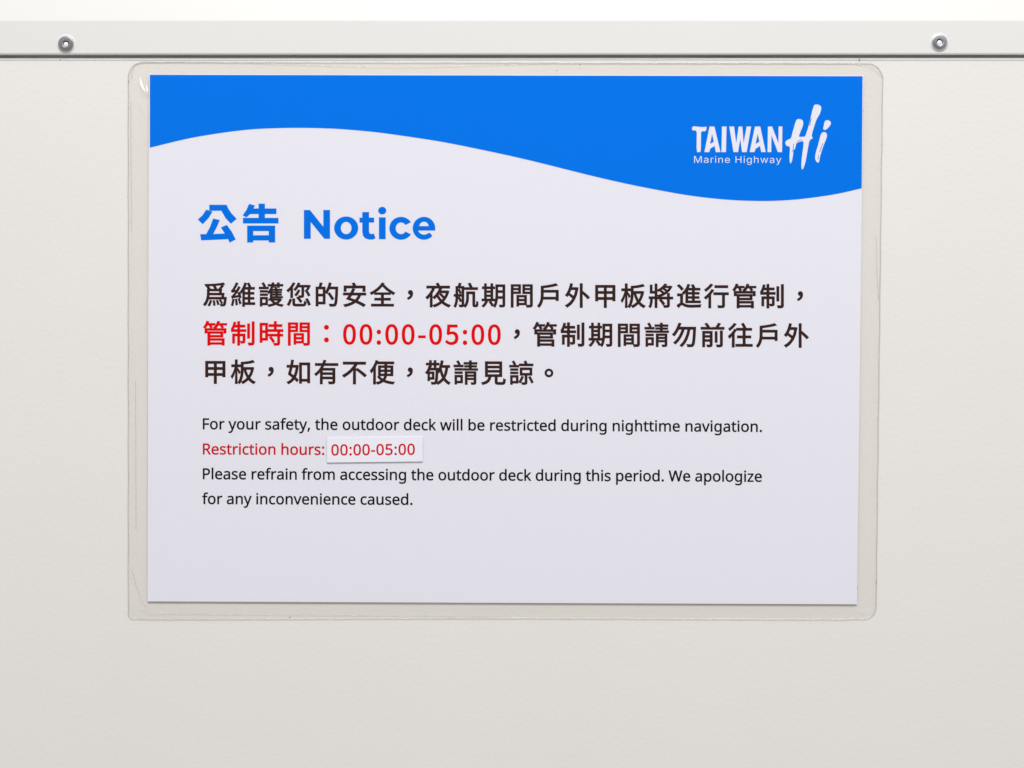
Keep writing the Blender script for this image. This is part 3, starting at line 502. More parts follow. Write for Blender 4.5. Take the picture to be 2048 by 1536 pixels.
F_NUM = {
    '0': (555, [[(278,-13),(355,2),(418,48),(466,124),(496,231),(506,369),(496,506),(466,611),(418,686),(355,731),(278,746),(201,731),(137,686),(90,611),(60,506),(50,369),(60,231),(90,124),(137,48),(201,2)],[(278,61),(232,72),(193,107),(163,168),(145,254),(138,369),(145,483),(163,569),(193,628),(232,663),(278,674),(324,663),(363,628),(393,569),(411,483),(418,369),(411,254),(393,168),(363,107),(324,72)]]),
    '1': (555, [[(88,0),(490,0),(490,76),(343,76),(343,733),(273,733),(230,712),(180,695),(121,681),(121,623),(252,623),(252,76),(88,76)]]),
    '2': (555, [[(44,0),(505,0),(505,79),(302,79),(182,72),(278,168),(358,262),(418,353),(457,442),(470,531),(460,603),(432,663),(388,708),(329,736),(256,746),(203,741),(157,727),(115,705),(76,675),(40,639),(93,587),(119,615),(147,638),(177,656),(210,668),(245,672),(294,665),(332,645),(359,614),(375,574),(380,527),(367,449),(328,364),(262,271),(167,168),(44,54)]]),
    '3': (555, [[(263,-13),(338,-4),(403,23),(454,66),(487,124),(499,196),(491,252),(469,299),(436,337),(393,364),(344,382),(344,387),(387,407),(423,435),(451,470),(468,513),(474,563),(464,627),(434,678),(389,715),(330,738),(260,746),(212,742),(168,730),(127,711),(90,687),(56,659),(105,601),(150,638),(201,663),(257,672),(299,667),(334,651),(360,627),(375,595),(381,556),(374,511),(353,473),(315,443),(257,423),(178,416),(178,346),(267,339),(332,320),(375,289),(399,248),(406,199),(399,153),(379,115),(347,87),(306,69),(257,63),(210,68),(170,80),(134,98),(103,121),(76,147),(29,88),(61,57),(99,30),(145,7),(199,-8)]]),
    '4': (555, [[(340,0),(426,0),(426,202),(524,202),(524,275),(426,275),(426,733),(325,733),(20,262),(20,202),(340,202)],[(340,275),(115,275),(282,525),(341,633),(345,633),(340,500)]]),
    '5': (555, [[(262,-13),(334,-2),(400,29),(453,81),(489,150),(502,238),(491,325),(459,390),(411,436),(350,463),(281,472),(240,468),(204,459),(171,443),(190,655),(466,655),(466,733),(110,733),(86,391),(135,360),(174,384),(213,398),(257,403),(308,396),(350,374),(382,340),(402,294),(409,236),(401,177),(379,129),(345,93),(303,71),(253,63),(206,67),(165,79),(130,97),(99,119),(73,144),(27,84),(60,55),(98,29),(144,7),(198,-8)]]),
    '6': (555, [[(301,-13),(367,-2),(425,30),(471,80),(501,146),(512,225),(503,308),(476,372),(433,418),(377,446),(308,455),(273,451),(238,440),(203,422),(171,397),(142,367),(153,486),(181,572),(222,629),(273,661),(331,671),(374,664),(414,645),(447,615),(499,671),(473,696),(443,716),(409,732),(370,742),(327,746),(244,732),(170,689),(110,613),(71,501),(56,350),(68,219),(102,118),(154,45),(222,2)],[(144,294),(174,330),(204,356),(235,374),(265,384),(293,387),(341,380),(378,358),(404,325),(420,280),(425,225),(419,169),(402,123),(375,89),(341,67),(301,59),(250,69),(209,98),(177,146),(155,211)]]),
    '7': (555, [[(198,0),(293,0),(303,160),(324,299),(361,427),(421,551),(508,678),(508,733),(49,733),(49,655),(405,655),(329,537),(274,418),(235,293),(211,156)]]),
    '8': (555, [[(280,-13),(356,-4),(420,23),(468,64),(498,116),(509,176),(502,231),(484,277),(457,314),(423,344),(386,369),(386,374),(413,398),(439,429),(461,465),(477,506),(483,551),(474,614),(448,668),(407,709),(351,735),(282,744),(217,735),(162,710),(119,671),(91,620),(81,558),(86,514),(101,476),(122,442),(149,413),(180,389),(180,385),(140,359),(104,326),(74,285),(54,237),(46,182),(57,118),(89,65),(139,23),(203,-4)],[(330,398),(279,419),(234,444),(197,474),(173,511),(164,558),(170,598),(186,630),(210,655),(243,671),(281,676),(324,669),(358,651),(384,623),(400,588),(405,546),(396,493),(371,444)],[(281,55),(231,62),(189,80),(156,109),(135,146),(127,190),(132,230),(146,268),(167,301),(195,331),(228,356),(288,331),(341,304),(384,272),(412,231),(422,179),(415,138),(397,104),(367,78),(328,61)]]),
    '9': (555, [[(235,-13),(315,1),(388,46),(447,125),(486,241),(501,398),(489,524),(455,621),(402,691),(334,732),(254,746),(188,735),(131,703),(85,654),(55,588),(44,508),(53,426),(80,362),(122,315),(178,287),(246,278),(283,282),(319,294),(354,312),(386,337),(415,367),(402,248),(375,162),(335,105),(286,73),(232,63),(186,70),(144,89),(108,119),(58,62),(84,38),(115,17),(150,1),(190,-9)],[(414,444),(384,407),(353,379),(322,360),(291,349),(261,346),(214,353),(177,375),(151,409),(135,454),(130,508),(136,564),(154,610),(180,645),(215,667),(255,675),(306,665),(348,637),(380,591),(403,526)]]),
    ':': (278, [[(139,390),(160,393),(178,403),(192,417),(202,437),(205,460),(202,483),(192,502),(178,517),(160,527),(139,530),(118,527),(100,517),(86,502),(76,483),(73,460),(76,437),(86,417),(100,403),(118,393)],[(139,-13),(160,-10),(178,-1),(192,14),(202,33),(205,56),(202,79),(192,99),(178,113),(160,123),(139,126),(118,123),(100,113),(86,99),(76,79),(73,56),(76,33),(86,14),(100,-1),(118,-10)]]),
    '-': (347, [[(46,245),(302,245),(302,315),(46,315)]]),
}
F_BODY = {
    ' ': (255, []),
    ',': (263, [[(40,-126),(68,-4),(89,114),(181,114),(188,103),(151,-11),(104,-126)]]),
    '-': (316, [[(39,225),(39,301),(276,301),(276,225)]]),
    '.': (263, [[(130,-14),(108,-10),(88,2),(75,23),(71,53),(75,84),(88,104),(108,115),(130,119),(154,115),(174,104),(188,84),(192,53),(188,23),(174,2),(154,-10)]]),
    '0': (561, [[(279,-10),(234,-6),(194,5),(159,25),(129,51),(104,86),(73,158),(54,246),(48,351),(54,456),(71,545),(90,594),(114,636),(145,668),(183,692),(227,706),(279,711),(324,707),(364,696),(399,677),(429,650),(455,616),(487,545),(506,456),(513,351),(510,279),(502,215),(489,157),(470,108),(446,66),(415,33),(377,9),(332,-5)],[(279,64),(309,67),(335,75),(357,89),(376,109),(392,135),(410,190),(422,262),(425,351),(422,438),(410,510),(392,566),(376,591),(357,611),(335,626),(309,634),(279,637),(250,634),(223,626),(201,611),(182,591),(167,566),(149,510),(138,438),(134,351),(138,263),(149,191),(167,135),(182,110),(201,89),(223,75),(250,67)]]),
    '5': (561, [[(243,-10),(191,-7),(142,0),(98,12),(62,28),(62,110),(101,91),(148,76),(197,67),(244,64),(292,68),(334,80),(369,100),(396,130),(411,168),(417,215),(412,257),(398,292),(375,320),(341,341),(297,353),(241,357),(178,352),(122,342),(78,370),(105,700),(456,700),(456,622),(178,622),(162,419),(207,425),(270,429),(337,423),(394,405),(441,375),(464,352),(482,325),(495,295),(502,261),(505,224),(502,182),(494,144),(480,110),(461,79),(436,52),(406,30),(372,13),(333,0),(290,-7)]]),
    ':': (263, [[(130,406),(108,410),(88,422),(75,442),(71,473),(75,504),(88,525),(108,536),(130,539),(154,536),(174,525),(188,504),(192,473),(188,442),(174,422),(154,410)],[(130,-14),(108,-10),(88,2),(75,23),(71,53),(75,84),(88,104),(108,115),(130,119),(154,115),(174,104),(188,84),(192,53),(188,23),(174,2),(154,-10)]]),
    'F': (509, [[(95,0),(95,700),(486,700),(486,623),(183,623),(183,375),(468,375),(468,297),(183,297),(183,0)]]),
    'P': (593, [[(95,0),(95,700),(280,700),(364,694),(430,676),(480,646),(515,605),(536,555),(543,494),(537,438),(517,386),(496,354),(467,327),(430,304),(384,286),(329,276),(264,273),(183,273),(183,0)],[(183,348),(254,348),(315,352),(365,362),(403,380),(430,407),(447,444),(452,490),(447,531),(433,565),(409,591),(375,610),(329,621),(273,625),(183,625)]]),
    'R': (610, [[(95,0),(95,700),(288,700),(368,694),(432,678),(481,650),(503,629),(521,603),(533,573),(541,539),(543,501),(538,450),(523,408),(499,374),(470,349),(437,329),(403,314),(595,0),(492,0),(323,289),(183,289),(183,0)],[(183,364),(288,364),(340,367),(381,379),(413,398),(435,424),(448,457),(452,497),(447,538),(434,571),(411,595),(378,611),(336,620),(283,624),(183,624)]]),
    'W': (912, [[(197,0),(12,700),(104,700),(213,273),(233,185),(246,106),(261,189),(283,277),(407,700),(498,700),(626,275),(650,185),(665,106),(678,185),(699,274),(807,700),(899,700),(713,0),(624,0),(487,459),(472,516),(459,566),(452,597),(442,543),(419,456),(286,0)]]),
    'a': (550, [[(211,-10),(166,-6),(126,7),(92,28),(66,58),(50,97),(45,146),(52,194),(73,235),(107,267),(155,291),(219,307),(297,314),(386,317),(386,348),(383,387),(374,418),(358,439),(336,453),(309,462),(277,465),(237,462),(199,452),(129,425),(103,489),(140,506),(184,521),(232,531),(282,534),(341,530),(388,516),(425,492),(450,458),(465,414),(471,358),(471,0),(408,0),(391,75),(387,75),(352,37),(315,11),(270,-5)],[(230,60),(272,64),(309,76),(341,97),(366,125),(380,163),(385,210),(385,257),(308,254),(249,249),(204,238),(172,223),(151,202),(139,176),(134,145),(137,118),(146,97),(161,80),(192,65)]]),
    'b': (603, [[(332,-10),(276,-4),(231,13),(196,38),(170,67),(163,67),(145,0),(83,0),(83,745),(170,745),(170,564),(168,501),(165,456),(170,456),(196,487),(231,512),(276,529),(332,534),(370,532),(405,523),(436,510),(464,491),(490,466),(511,436),(528,401),(540,360),(547,314),(549,263),(547,211),(539,165),(527,124),(511,89),(489,59),(464,34),(435,15),(404,1),(370,-7)],[(320,62),(363,68),(398,85),(425,114),(444,153),(456,203),(460,264),(454,335),(437,391),(409,431),(369,455),(318,463),(268,457),(229,441),(202,415),(184,377),(173,327),(170,266),(170,262),(173,202),(184,153),(201,113),(229,85),(268,67)]]),
    'c': (471, [[(294,-10),(249,-7),(208,3),(170,19),(136,41),(108,70),(85,107),(68,150),(57,201),(54,260),(58,320),(68,373),(86,418),(110,455),(140,484),(174,507),(213,523),(255,532),(300,535),(377,527),(438,507),(412,435),(357,452),(298,460),(242,452),(199,428),(168,388),(149,332),(143,261),(147,202),(160,154),(181,115),(210,87),(248,70),(293,65),(334,67),(369,74),(429,95),(429,19),(371,-2)]]),
    'd': (603, [[(270,-10),(232,-7),(197,1),(166,15),(138,34),(113,58),(92,88),(75,124),(63,164),(56,210),(54,262),(56,313),(63,359),(75,400),(92,436),(113,466),(139,491),(167,510),(198,524),(233,533),(271,535),(326,530),(370,513),(405,488),(433,458),(439,458),(436,496),(433,535),(433,745),(520,745),(520,0),(450,0),(437,71),(433,71),(406,40),(371,14),(342,1),(308,-7)],[(283,62),(333,67),(372,82),(400,107),(419,143),(431,189),(434,245),(434,261),(431,321),(420,371),(402,411),(374,440),(334,458),(282,464),(240,458),(205,439),(178,408),(159,367),(147,318),(143,260),(147,202),(159,153),(178,114),(205,85),(240,68)]]),
    'e': (553, [[(307,-10),(259,-6),(215,4),(175,21),(140,44),(110,74),(86,111),(68,154),(57,204),(54,259),(57,314),(67,363),(83,407),(105,445),(132,477),(164,502),(201,520),(242,532),(286,535),(329,532),(368,522),(402,506),(432,484),(457,456),(477,423),(491,385),(500,344),(503,298),(503,246),(143,246),(149,191),(164,146),(189,110),(222,84),(262,69),(311,64),(358,66),(400,73),(479,100),(479,25),(400,-1),(357,-8)],[(145,315),(413,315),(409,356),(399,392),(382,423),(357,446),(325,460),(285,465),(247,460),(214,447),(188,425),(167,395),(153,358)]]),
    'f': (337, [[(107,0),(107,459),(15,459),(15,499),(107,528),(107,559),(112,620),(127,669),(152,705),(186,730),(228,745),(277,750),(335,745),(379,732),(357,665),(321,675),(278,679),(252,676),(231,667),(214,650),(203,628),(195,597),(193,560),(193,525),(325,525),(325,459),(193,459),(193,0)]]),
    'g': (603, [[(284,-235),(212,-232),(149,-220),(95,-202),(95,-123),(151,-145),(216,-159),(289,-164),(331,-159),(367,-146),(396,-124),(417,-94),(430,-58),(434,-16),(434,5),(435,39),(437,70),(433,70),(410,41),(382,19),(349,3),(312,-7),(271,-10),(232,-7),(196,2),(164,16),(136,36),(111,62),(79,116),(60,182),(54,262),(60,340),(79,406),(111,461),(136,488),(164,509),(196,523),(231,532),(270,535),(319,530),(363,516),(402,491),(434,456),(439,456),(451,525),(520,525),(520,-9),(513,-78),(494,-134),(462,-178),(417,-210),(358,-229)],[(283,61),(331,66),(370,80),(399,103),(419,138),(431,184),(435,241),(435,262),(431,327),(419,378),(398,416),(369,442),(330,458),(281,463),(241,457),(207,439),(179,410),(159,370),(147,321),(143,261),(147,201),(159,152),(179,112),(206,84),(241,67)]]),
    'h': (606, [[(83,0),(83,745),(170,745),(170,526),(165,453),(171,453),(201,488),(240,514),(285,529),(334,534),(393,529),(441,514),(478,489),(505,452),(521,403),(526,342),(526,0),(441,0),(441,336),(436,382),(422,417),(399,443),(366,458),(324,463),(271,457),(231,441),(202,413),(184,375),(173,328),(170,272),(170,0)]]),
    'i': (253, [[(127,613),(108,616),(91,626),(80,644),(76,668),(80,692),(91,709),(108,719),(127,723),(146,719),(162,709),(174,692),(177,668),(174,644),(162,626),(146,616)],[(83,0),(83,525),(170,525),(170,0)]]),
    'k': (524, [[(83,0),(83,745),(169,745),(169,356),(168,315),(165,271),(169,271),(186,293),(210,323),(231,348),(399,525),(500,525),(287,301),(515,0),(411,0),(228,245),(169,193),(169,0)]]),
    'l': (253, [[(83,0),(83,745),(170,745),(170,0)]]),
    'm': (917, [[(83,0),(83,525),(153,525),(166,454),(171,454),(189,479),(211,499),(237,515),(280,530),(325,535),(371,532),(411,521),(443,504),(468,479),(486,447),(491,447),(511,475),(535,497),(563,514),(610,530),(660,535),(714,530),(759,515),(793,490),(818,453),(832,404),(837,342),(837,0),(752,0),(752,338),(748,383),(735,418),(713,443),(684,458),(645,463),(599,458),(563,443),(536,419),(518,385),(507,342),(503,290),(503,0),(418,0),(418,338),(413,383),(400,418),(379,443),(349,458),(310,463),(262,457),(226,441),(200,414),(183,376),(173,329),(170,273),(170,0)]]),
    'n': (606, [[(83,0),(83,525),(153,525),(166,454),(171,454),(190,479),(213,499),(241,515),(287,530),(336,535),(394,530),(441,515),(478,490),(505,453),(521,404),(526,342),(526,0),(441,0),(441,336),(436,382),(422,417),(399,443),(366,458),(324,463),(271,457),(231,441),(203,414),(184,376),(173,329),(170,273),(170,0)]]),
    'o': (593, [[(295,-10),(250,-6),(209,4),(171,22),(137,47),(109,78),(85,115),(68,159),(57,208),(54,264),(57,313),(64,358),(78,399),(96,434),(120,465),(148,490),(180,510),(215,524),(255,532),(298,535),(344,532),(386,521),(424,503),(458,479),(486,448),(509,411),(526,368),(537,319),(540,264),(538,214),(530,169),(516,128),(498,93),(474,62),(446,36),(414,16),(378,2),(338,-7)],[(297,62),(345,68),(384,86),(414,116),(434,157),(447,206),(451,264),(447,321),(434,370),(414,410),(384,439),(345,457),(296,463),(247,457),(208,439),(179,410),(159,370),(147,321),(143,264),(147,206),(159,157),(180,116),(209,86),(248,68)]]),
    'p': (603, [[(83,-235),(83,525),(154,525),(166,454),(170,454),(197,486),(231,512),(260,525),(294,533),(333,535),(371,533),(405,524),(436,511),(464,492),(490,468),(511,438),(528,403),(540,362),(547,315),(549,264),(547,213),(540,167),(528,126),(511,90),(490,60),(464,35),(436,15),(405,1),(370,-7),(332,-10),(294,-7),(261,0),(232,13),(196,38),(170,67),(164,67),(168,25),(170,-20),(170,-235)],[(320,62),(350,65),(376,74),(399,88),(425,119),(445,160),(456,209),(460,265),(456,321),(444,369),(425,409),(398,439),(362,457),(318,463),(269,458),(232,443),(204,418),(186,382),(174,337),(170,280),(170,264),(173,204),(184,154),(201,114),(229,85),(268,68)]]),
    'r': (405, [[(83,0),(83,525),(154,525),(164,429),(168,429),(197,470),(233,504),(262,521),(293,532),(328,535),(360,534),(390,529),(379,450),(351,455),(323,457),(284,451),(247,435),(215,408),(191,373),(175,330),(170,280),(170,0)]]),
    's': (470, [[(216,-10),(165,-8),(121,-1),(84,10),(51,24),(51,102),(127,73),(172,63),(218,60),(257,62),(289,69),(313,81),(329,97),(339,115),(342,137),(339,156),(331,173),(316,188),(293,204),(213,239),(125,278),(93,300),(70,325),(55,357),(50,396),(56,437),(74,471),(104,499),(144,519),(192,531),(247,535),(294,533),(337,526),(415,500),(385,431),(316,455),(279,462),(241,465),(194,460),(160,448),(145,435),(135,419),(132,401),(136,381),(145,364),(162,349),(188,335),(268,301),(353,262),(384,240),(407,215),(421,184),(425,145),(419,98),(400,60),(369,29),(326,8),(275,-5)]]),
    't': (354, [[(244,-10),(205,-6),(168,4),(137,24),(112,54),(100,81),(93,114),(90,153),(90,459),(16,459),(16,500),(91,534),(125,646),(176,646),(176,525),(328,525),(328,459),(176,459),(176,155),(179,126),(187,102),(200,84),(226,67),(259,61),(299,64),(332,72),(332,6),(293,-5)]]),
    'u': (606, [[(269,-10),(210,-5),(163,10),(125,36),(99,72),(83,121),(77,181),(77,525),(165,525),(165,187),(169,142),(183,107),(207,82),(239,67),(281,62),(334,67),(374,84),(402,111),(421,148),(433,195),(436,252),(436,525),(523,525),(523,0),(452,0),(439,70),(435,70),(416,45),(393,25),(365,9),(318,-5)]]),
    'v': (498, [[(199,0),(0,525),(92,525),(204,216),(221,168),(236,117),(246,76),(250,76),(261,118),(278,169),(294,216),(406,525),(498,525),(298,0)]]),
    'w': (771, [[(155,1),(11,526),(100,526),(173,246),(193,161),(207,89),(211,89),(220,130),(232,182),(246,230),(339,526),(433,526),(524,230),(545,158),(559,90),(563,90),(576,158),(598,246),(672,526),(760,526),(614,1),(513,1),(423,297),(400,376),(386,436),(382,436),(370,376),(347,296),(253,1)]]),
    'y': (500, [[(82,-235),(41,-233),(11,-227),(11,-159),(37,-163),(69,-165),(97,-162),(121,-153),(141,-139),(166,-110),(185,-72),(213,-2),(1,525),(93,525),(207,226),(233,151),(251,83),(255,83),(273,148),(300,227),(407,525),(500,525),(274,-73),(253,-119),(230,-158),(202,-191),(170,-216),(130,-230)]]),
    'z': (461, [[(38,0),(38,57),(321,459),(55,459),(55,525),(416,525),(416,461),(137,67),(423,67),(423,0)]]),
}
F_INTER = {
    ' ': (258, []),
    'H': (711, [[(83,0),(83,700),(171,700),(171,397),(540,397),(540,700),(629,700),(629,0),(540,0),(540,319),(171,319),(171,0)]]),
    'M': (864, [[(83,0),(83,700),(209,700),(381,257),(395,219),(412,169),(428,115),(443,67),(423,67),(437,114),(454,167),(471,218),(485,257),(655,700),(781,700),(781,0),(694,0),(694,400),(694,450),(695,507),(696,568),(698,629),(706,629),(685,563),(663,499),(643,443),(627,400),(470,0),(394,0),(234,400),(219,442),(199,497),(178,561),(154,629),(163,629),(165,572),(166,511),(167,452),(168,400),(168,0)]]),
    'N': (720, [[(83,0),(83,700),(187,700),(472,251),(499,207),(533,147),(569,76),(557,74),(551,149),(549,216),(549,268),(549,700),(638,700),(638,0),(532,0),(278,399),(244,455),(204,524),(148,622),(164,624),(168,528),(171,451),(172,400),(172,0)]]),
    'a': (536, [[(220,-12),(173,-7),(130,7),(93,30),(66,61),(48,101),(42,148),(46,189),(59,222),(80,247),(107,266),(138,280),(172,290),(245,303),(322,312),(365,323),(376,334),(379,350),(379,353),(376,383),(367,408),(352,428),(330,443),(302,452),(269,455),(235,452),(205,443),(181,430),(162,414),(138,377),(56,401),(78,443),(108,476),(143,500),(183,517),(225,526),(267,529),(329,522),(362,512),(393,496),(421,473),(443,441),(458,399),(463,346),(463,0),(381,0),(381,71),(375,71),(347,34),(324,16),(296,1),(262,-8)],[(234,62),(278,67),(314,81),(342,102),(362,128),(375,158),(379,190),(379,261),(357,250),(318,242),(276,236),(241,231),(185,218),(161,207),(142,192),(130,171),(126,144),(130,120),(140,99),(157,83),(179,72),(205,65)]]),
    'c': (544, [[(285,-11),(240,-8),(198,4),(161,23),(128,48),(100,80),(77,117),(60,160),(50,207),(47,258),(50,310),(60,358),(77,401),(100,438),(128,470),(161,495),(198,514),(240,525),(285,529),(323,526),(358,519),(390,507),(420,490),(446,469),(468,443),(485,414),(498,381),(417,360),(400,398),(371,428),(333,447),(285,454),(253,451),(224,442),(200,427),(170,395),(149,355),(137,309),(132,258),(137,208),(149,162),(170,122),(200,91),(224,76),(253,67),(285,64),(334,71),(373,91),(401,122),(419,161),(499,141),(487,107),(470,77),(448,51),(421,29),(392,12),(359,-1),(323,-9)]]),
    'e': (556, [[(292,-11),(243,-8),(200,4),(161,23),(127,48),(99,79),(77,117),(60,159),(50,206),(47,257),(50,308),(60,356),(76,399),(98,437),(126,468),(158,494),(196,514),(237,525),(282,529),(325,525),(366,515),(404,496),(439,469),(469,433),(491,388),(506,333),(511,267),(511,233),(103,233),(103,304),(465,304),(426,278),(422,327),(410,369),(389,405),(361,432),(326,449),(282,454),(238,449),(201,431),(172,405),(150,371),(136,332),(132,290),(132,244),(137,191),(152,146),(176,111),(208,85),(247,69),(292,63),(322,66),(349,73),(373,84),(393,100),(409,121),(420,145),(502,125),(486,87),(461,54),(428,27),(389,6),(343,-7)]]),
    'g': (585, [[(285,-207),(231,-203),(184,-192),(145,-174),(113,-152),(88,-125),(70,-95),(140,-56),(167,-91),(187,-108),(212,-121),(245,-131),(285,-134),(324,-130),(359,-120),(388,-103),(411,-79),(424,-47),(428,-8),(428,94),(421,94),(394,57),(374,38),(347,22),(312,10),(268,7),(228,10),(190,20),(155,37),(124,60),(98,89),(76,124),(60,165),(50,211),(47,263),(50,315),(60,361),(76,404),(97,440),(123,471),(155,496),(190,514),(228,525),(270,529),(314,525),(349,513),(376,496),(397,476),(423,439),(431,439),(431,522),(513,522),(513,-12),(509,-55),(499,-92),(482,-124),(459,-150),(432,-171),(400,-187),(345,-202)],[(282,81),(326,87),(363,103),(392,130),(413,167),(426,212),(430,265),(426,317),(413,363),(392,401),(363,430),(340,443),(312,451),(282,454),(251,451),(224,443),(200,429),(170,399),(149,361),(137,316),(132,265),(137,213),(150,169),(171,132),(200,104),(237,87)]]),
    'h': (564, [[(156,312),(156,0),(72,0),(72,700),(156,700),(156,396),(141,396),(159,439),(182,473),(209,498),(241,515),(275,526),(313,529),(363,524),(406,507),(431,490),(452,468),(469,441),(486,392),(491,331),(491,0),(407,0),(407,324),(404,361),(393,393),(376,419),(352,438),(323,449),(289,453),(253,449),(221,437),(194,417),(174,389),(161,354)]]),
    'i': (229, [[(72,0),(72,522),(156,522),(156,0)],[(115,609),(93,613),(74,626),(61,643),(57,665),(61,686),(74,704),(93,717),(115,721),(138,717),(157,704),(170,686),(174,665),(170,643),(157,626),(138,613)]]),
    'n': (564, [[(156,312),(156,0),(72,0),(72,522),(154,522),(154,396),(141,396),(159,439),(182,473),(209,498),(241,515),(275,526),(313,529),(363,524),(406,507),(431,490),(452,468),(469,441),(486,392),(491,331),(491,0),(407,0),(407,324),(404,361),(393,393),(376,419),(352,438),(323,449),(289,453),(253,449),(221,437),(194,417),(174,389),(161,354)]]),
    'o': (571, [[(285,-11),(240,-8),(198,4),(161,23),(128,48),(100,80),(77,117),(60,160),(50,207),(47,258),(50,310),(60,358),(77,401),(100,438),(128,470),(161,495),(198,514),(240,525),(285,529),(331,525),(373,514),(411,495),(444,470),(472,438),(494,401),(511,358),(521,310),(524,258),(521,207),(511,160),(494,117),(472,80),(444,48),(411,23),(373,4),(331,-8)],[(285,64),(318,67),(347,76),(372,91),(402,122),(423,162),(435,208),(439,258),(435,309),(423,355),(402,395),(372,427),(347,442),(318,451),(285,454),(253,451),(224,442),(200,427),(170,395),(149,355),(137,309),(132,258),(137,208),(149,162),(170,122),(200,91),(224,76),(253,67)]]),
    'r': (357, [[(72,0),(72,522),(154,522),(154,442),(159,442),(179,477),(210,505),(249,523),(293,529),(315,529),(335,528),(335,443),(316,446),(285,448),(250,444),(219,433),(193,415),(173,390),(161,360),(156,326),(156,0)]]),
    't': (313, [[(280,522),(280,450),(9,450),(9,522)],[(89,648),(173,648),(173,134),(177,105),(187,84),(206,73),(234,69),(255,70),(278,74),(293,2),(264,-4),(232,-6),(190,-2),(155,10),(127,29),(106,56),(93,89),(89,128)]]),
    'w': (780, [[(189,0),(31,522),(120,522),(184,294),(212,188),(241,57),(227,57),(255,185),(284,294),(347,522),(436,522),(498,294),(525,187),(553,57),(538,57),(568,186),(597,294),(661,522),(749,522),(591,0),(507,0),(439,236),(419,310),(400,386),(381,465),(400,465),(381,386),(361,309),(341,236),(273,0)]]),
    'y': (536, [[(65,-191),(85,-118),(98,-120),(143,-122),(162,-115),(179,-102),(194,-80),(207,-49),(224,-2),(24,522),(116,522),(227,213),(257,119),(283,29),(253,29),(279,120),(308,213),(420,522),(511,522),(281,-80),(263,-117),(243,-147),(219,-170),(192,-187),(161,-196),(126,-200),(89,-197)]]),
}

# ------------------------------------------------------------------ laminated notice
notice = thing('laminated_notice', P(1010, 1237, 0.0), 'laminated white notice with a blue wave header fixed to the cream wall', 'notice')
H_PAPER = 0.62 * MM
H_FACE = 0.74 * MM
H_INK = 0.775 * MM
H_LOGO = 0.80 * MM
H_FILM = 1.0 * MM

# paper sheet, a hair larger than the printed area
pc = [(297.6, 147.6), (1727.0, 150.4), (1714.2, 1208.6), (294.9, 1202.8)]
vs = [P(x, y, H_FACE) for x, y in pc] + [P(x, y, H_PAPER) for x, y in pc]
fs = [(0, 1, 2, 3), (7, 6, 5, 4)] + [(i, i + 4, (i + 1) % 4 + 4, (i + 1) % 4) for i in range(4)]
paper = mesh_obj('paper_sheet', vs, fs, M['paper'], notice)

wave = [(299.6, 295.4), (329, 288.2), (363, 280), (400, 272.6), (450, 264.8), (500, 259), (545, 256.6), (600, 255.7), (650, 256.7), (690, 258.8), (760, 265.4),
        (850, 278.2), (900, 286.7), (960, 298.8), (1020, 311.6), (1080, 325.7), (1150, 343.3), (1200, 355.5), (1260, 369), (1320, 380.8),
        (1370, 389.6), (1420, 396.2), (1470, 400.4), (1520, 402), (1560, 401.2), (1600, 398.2), (1640, 393.2), (1680, 386.6), (1723.4, 376.6)]
flat('blue_header', [[[(1725.2, 152.4), (299.6, 149.6)] + spline(wave, 6)]], H_INK, M['blue'], paper)

# --- logo
z = lambda pts: [(1340 + x / 5.12, 180 + y / 5.12) for x, y in pts]
tw = [
    chaikin([(230, 376), (252, 371), (300, 378), (350, 380), (374, 374), (375, 392), (366, 418), (350, 424), (318, 421), (317, 500), (316, 636), (294, 636), (272, 636), (273, 500), (274, 414), (244, 414), (227, 411), (224, 394)], 1),
    [(352, 636), (405, 374), (455, 374), (517, 636), (469, 636), (457, 573), (413, 600), (400, 636)], [(431, 448), (449, 530), (410, 553)],
    [(532, 374), (579, 374), (573, 636), (527, 636)],
    [(607, 374), (656, 374), (678, 545), (703, 374), (740, 374), (754, 545), (785, 374), (831, 374), (785, 636), (738, 636), (719, 500), (697, 636), (650, 636)],
    [(816, 636), (870, 374), (924, 374), (980, 636), (934, 636), (922, 573), (878, 600), (864, 636)], [(898, 448), (915, 530), (876, 553)],
    [(1003, 374), (1046, 374), (1110, 545), (1112, 374), (1151, 374), (1147, 636), (1105, 636), (1039, 465), (1037, 636), (998, 636)],
]
flat('logo_word', [oriented([z(tw[i]) for i in q]) for q in ((0,), (1, 2), (3,), (4,), (5, 6), (7,))], H_LOGO, M['logo'], paper)
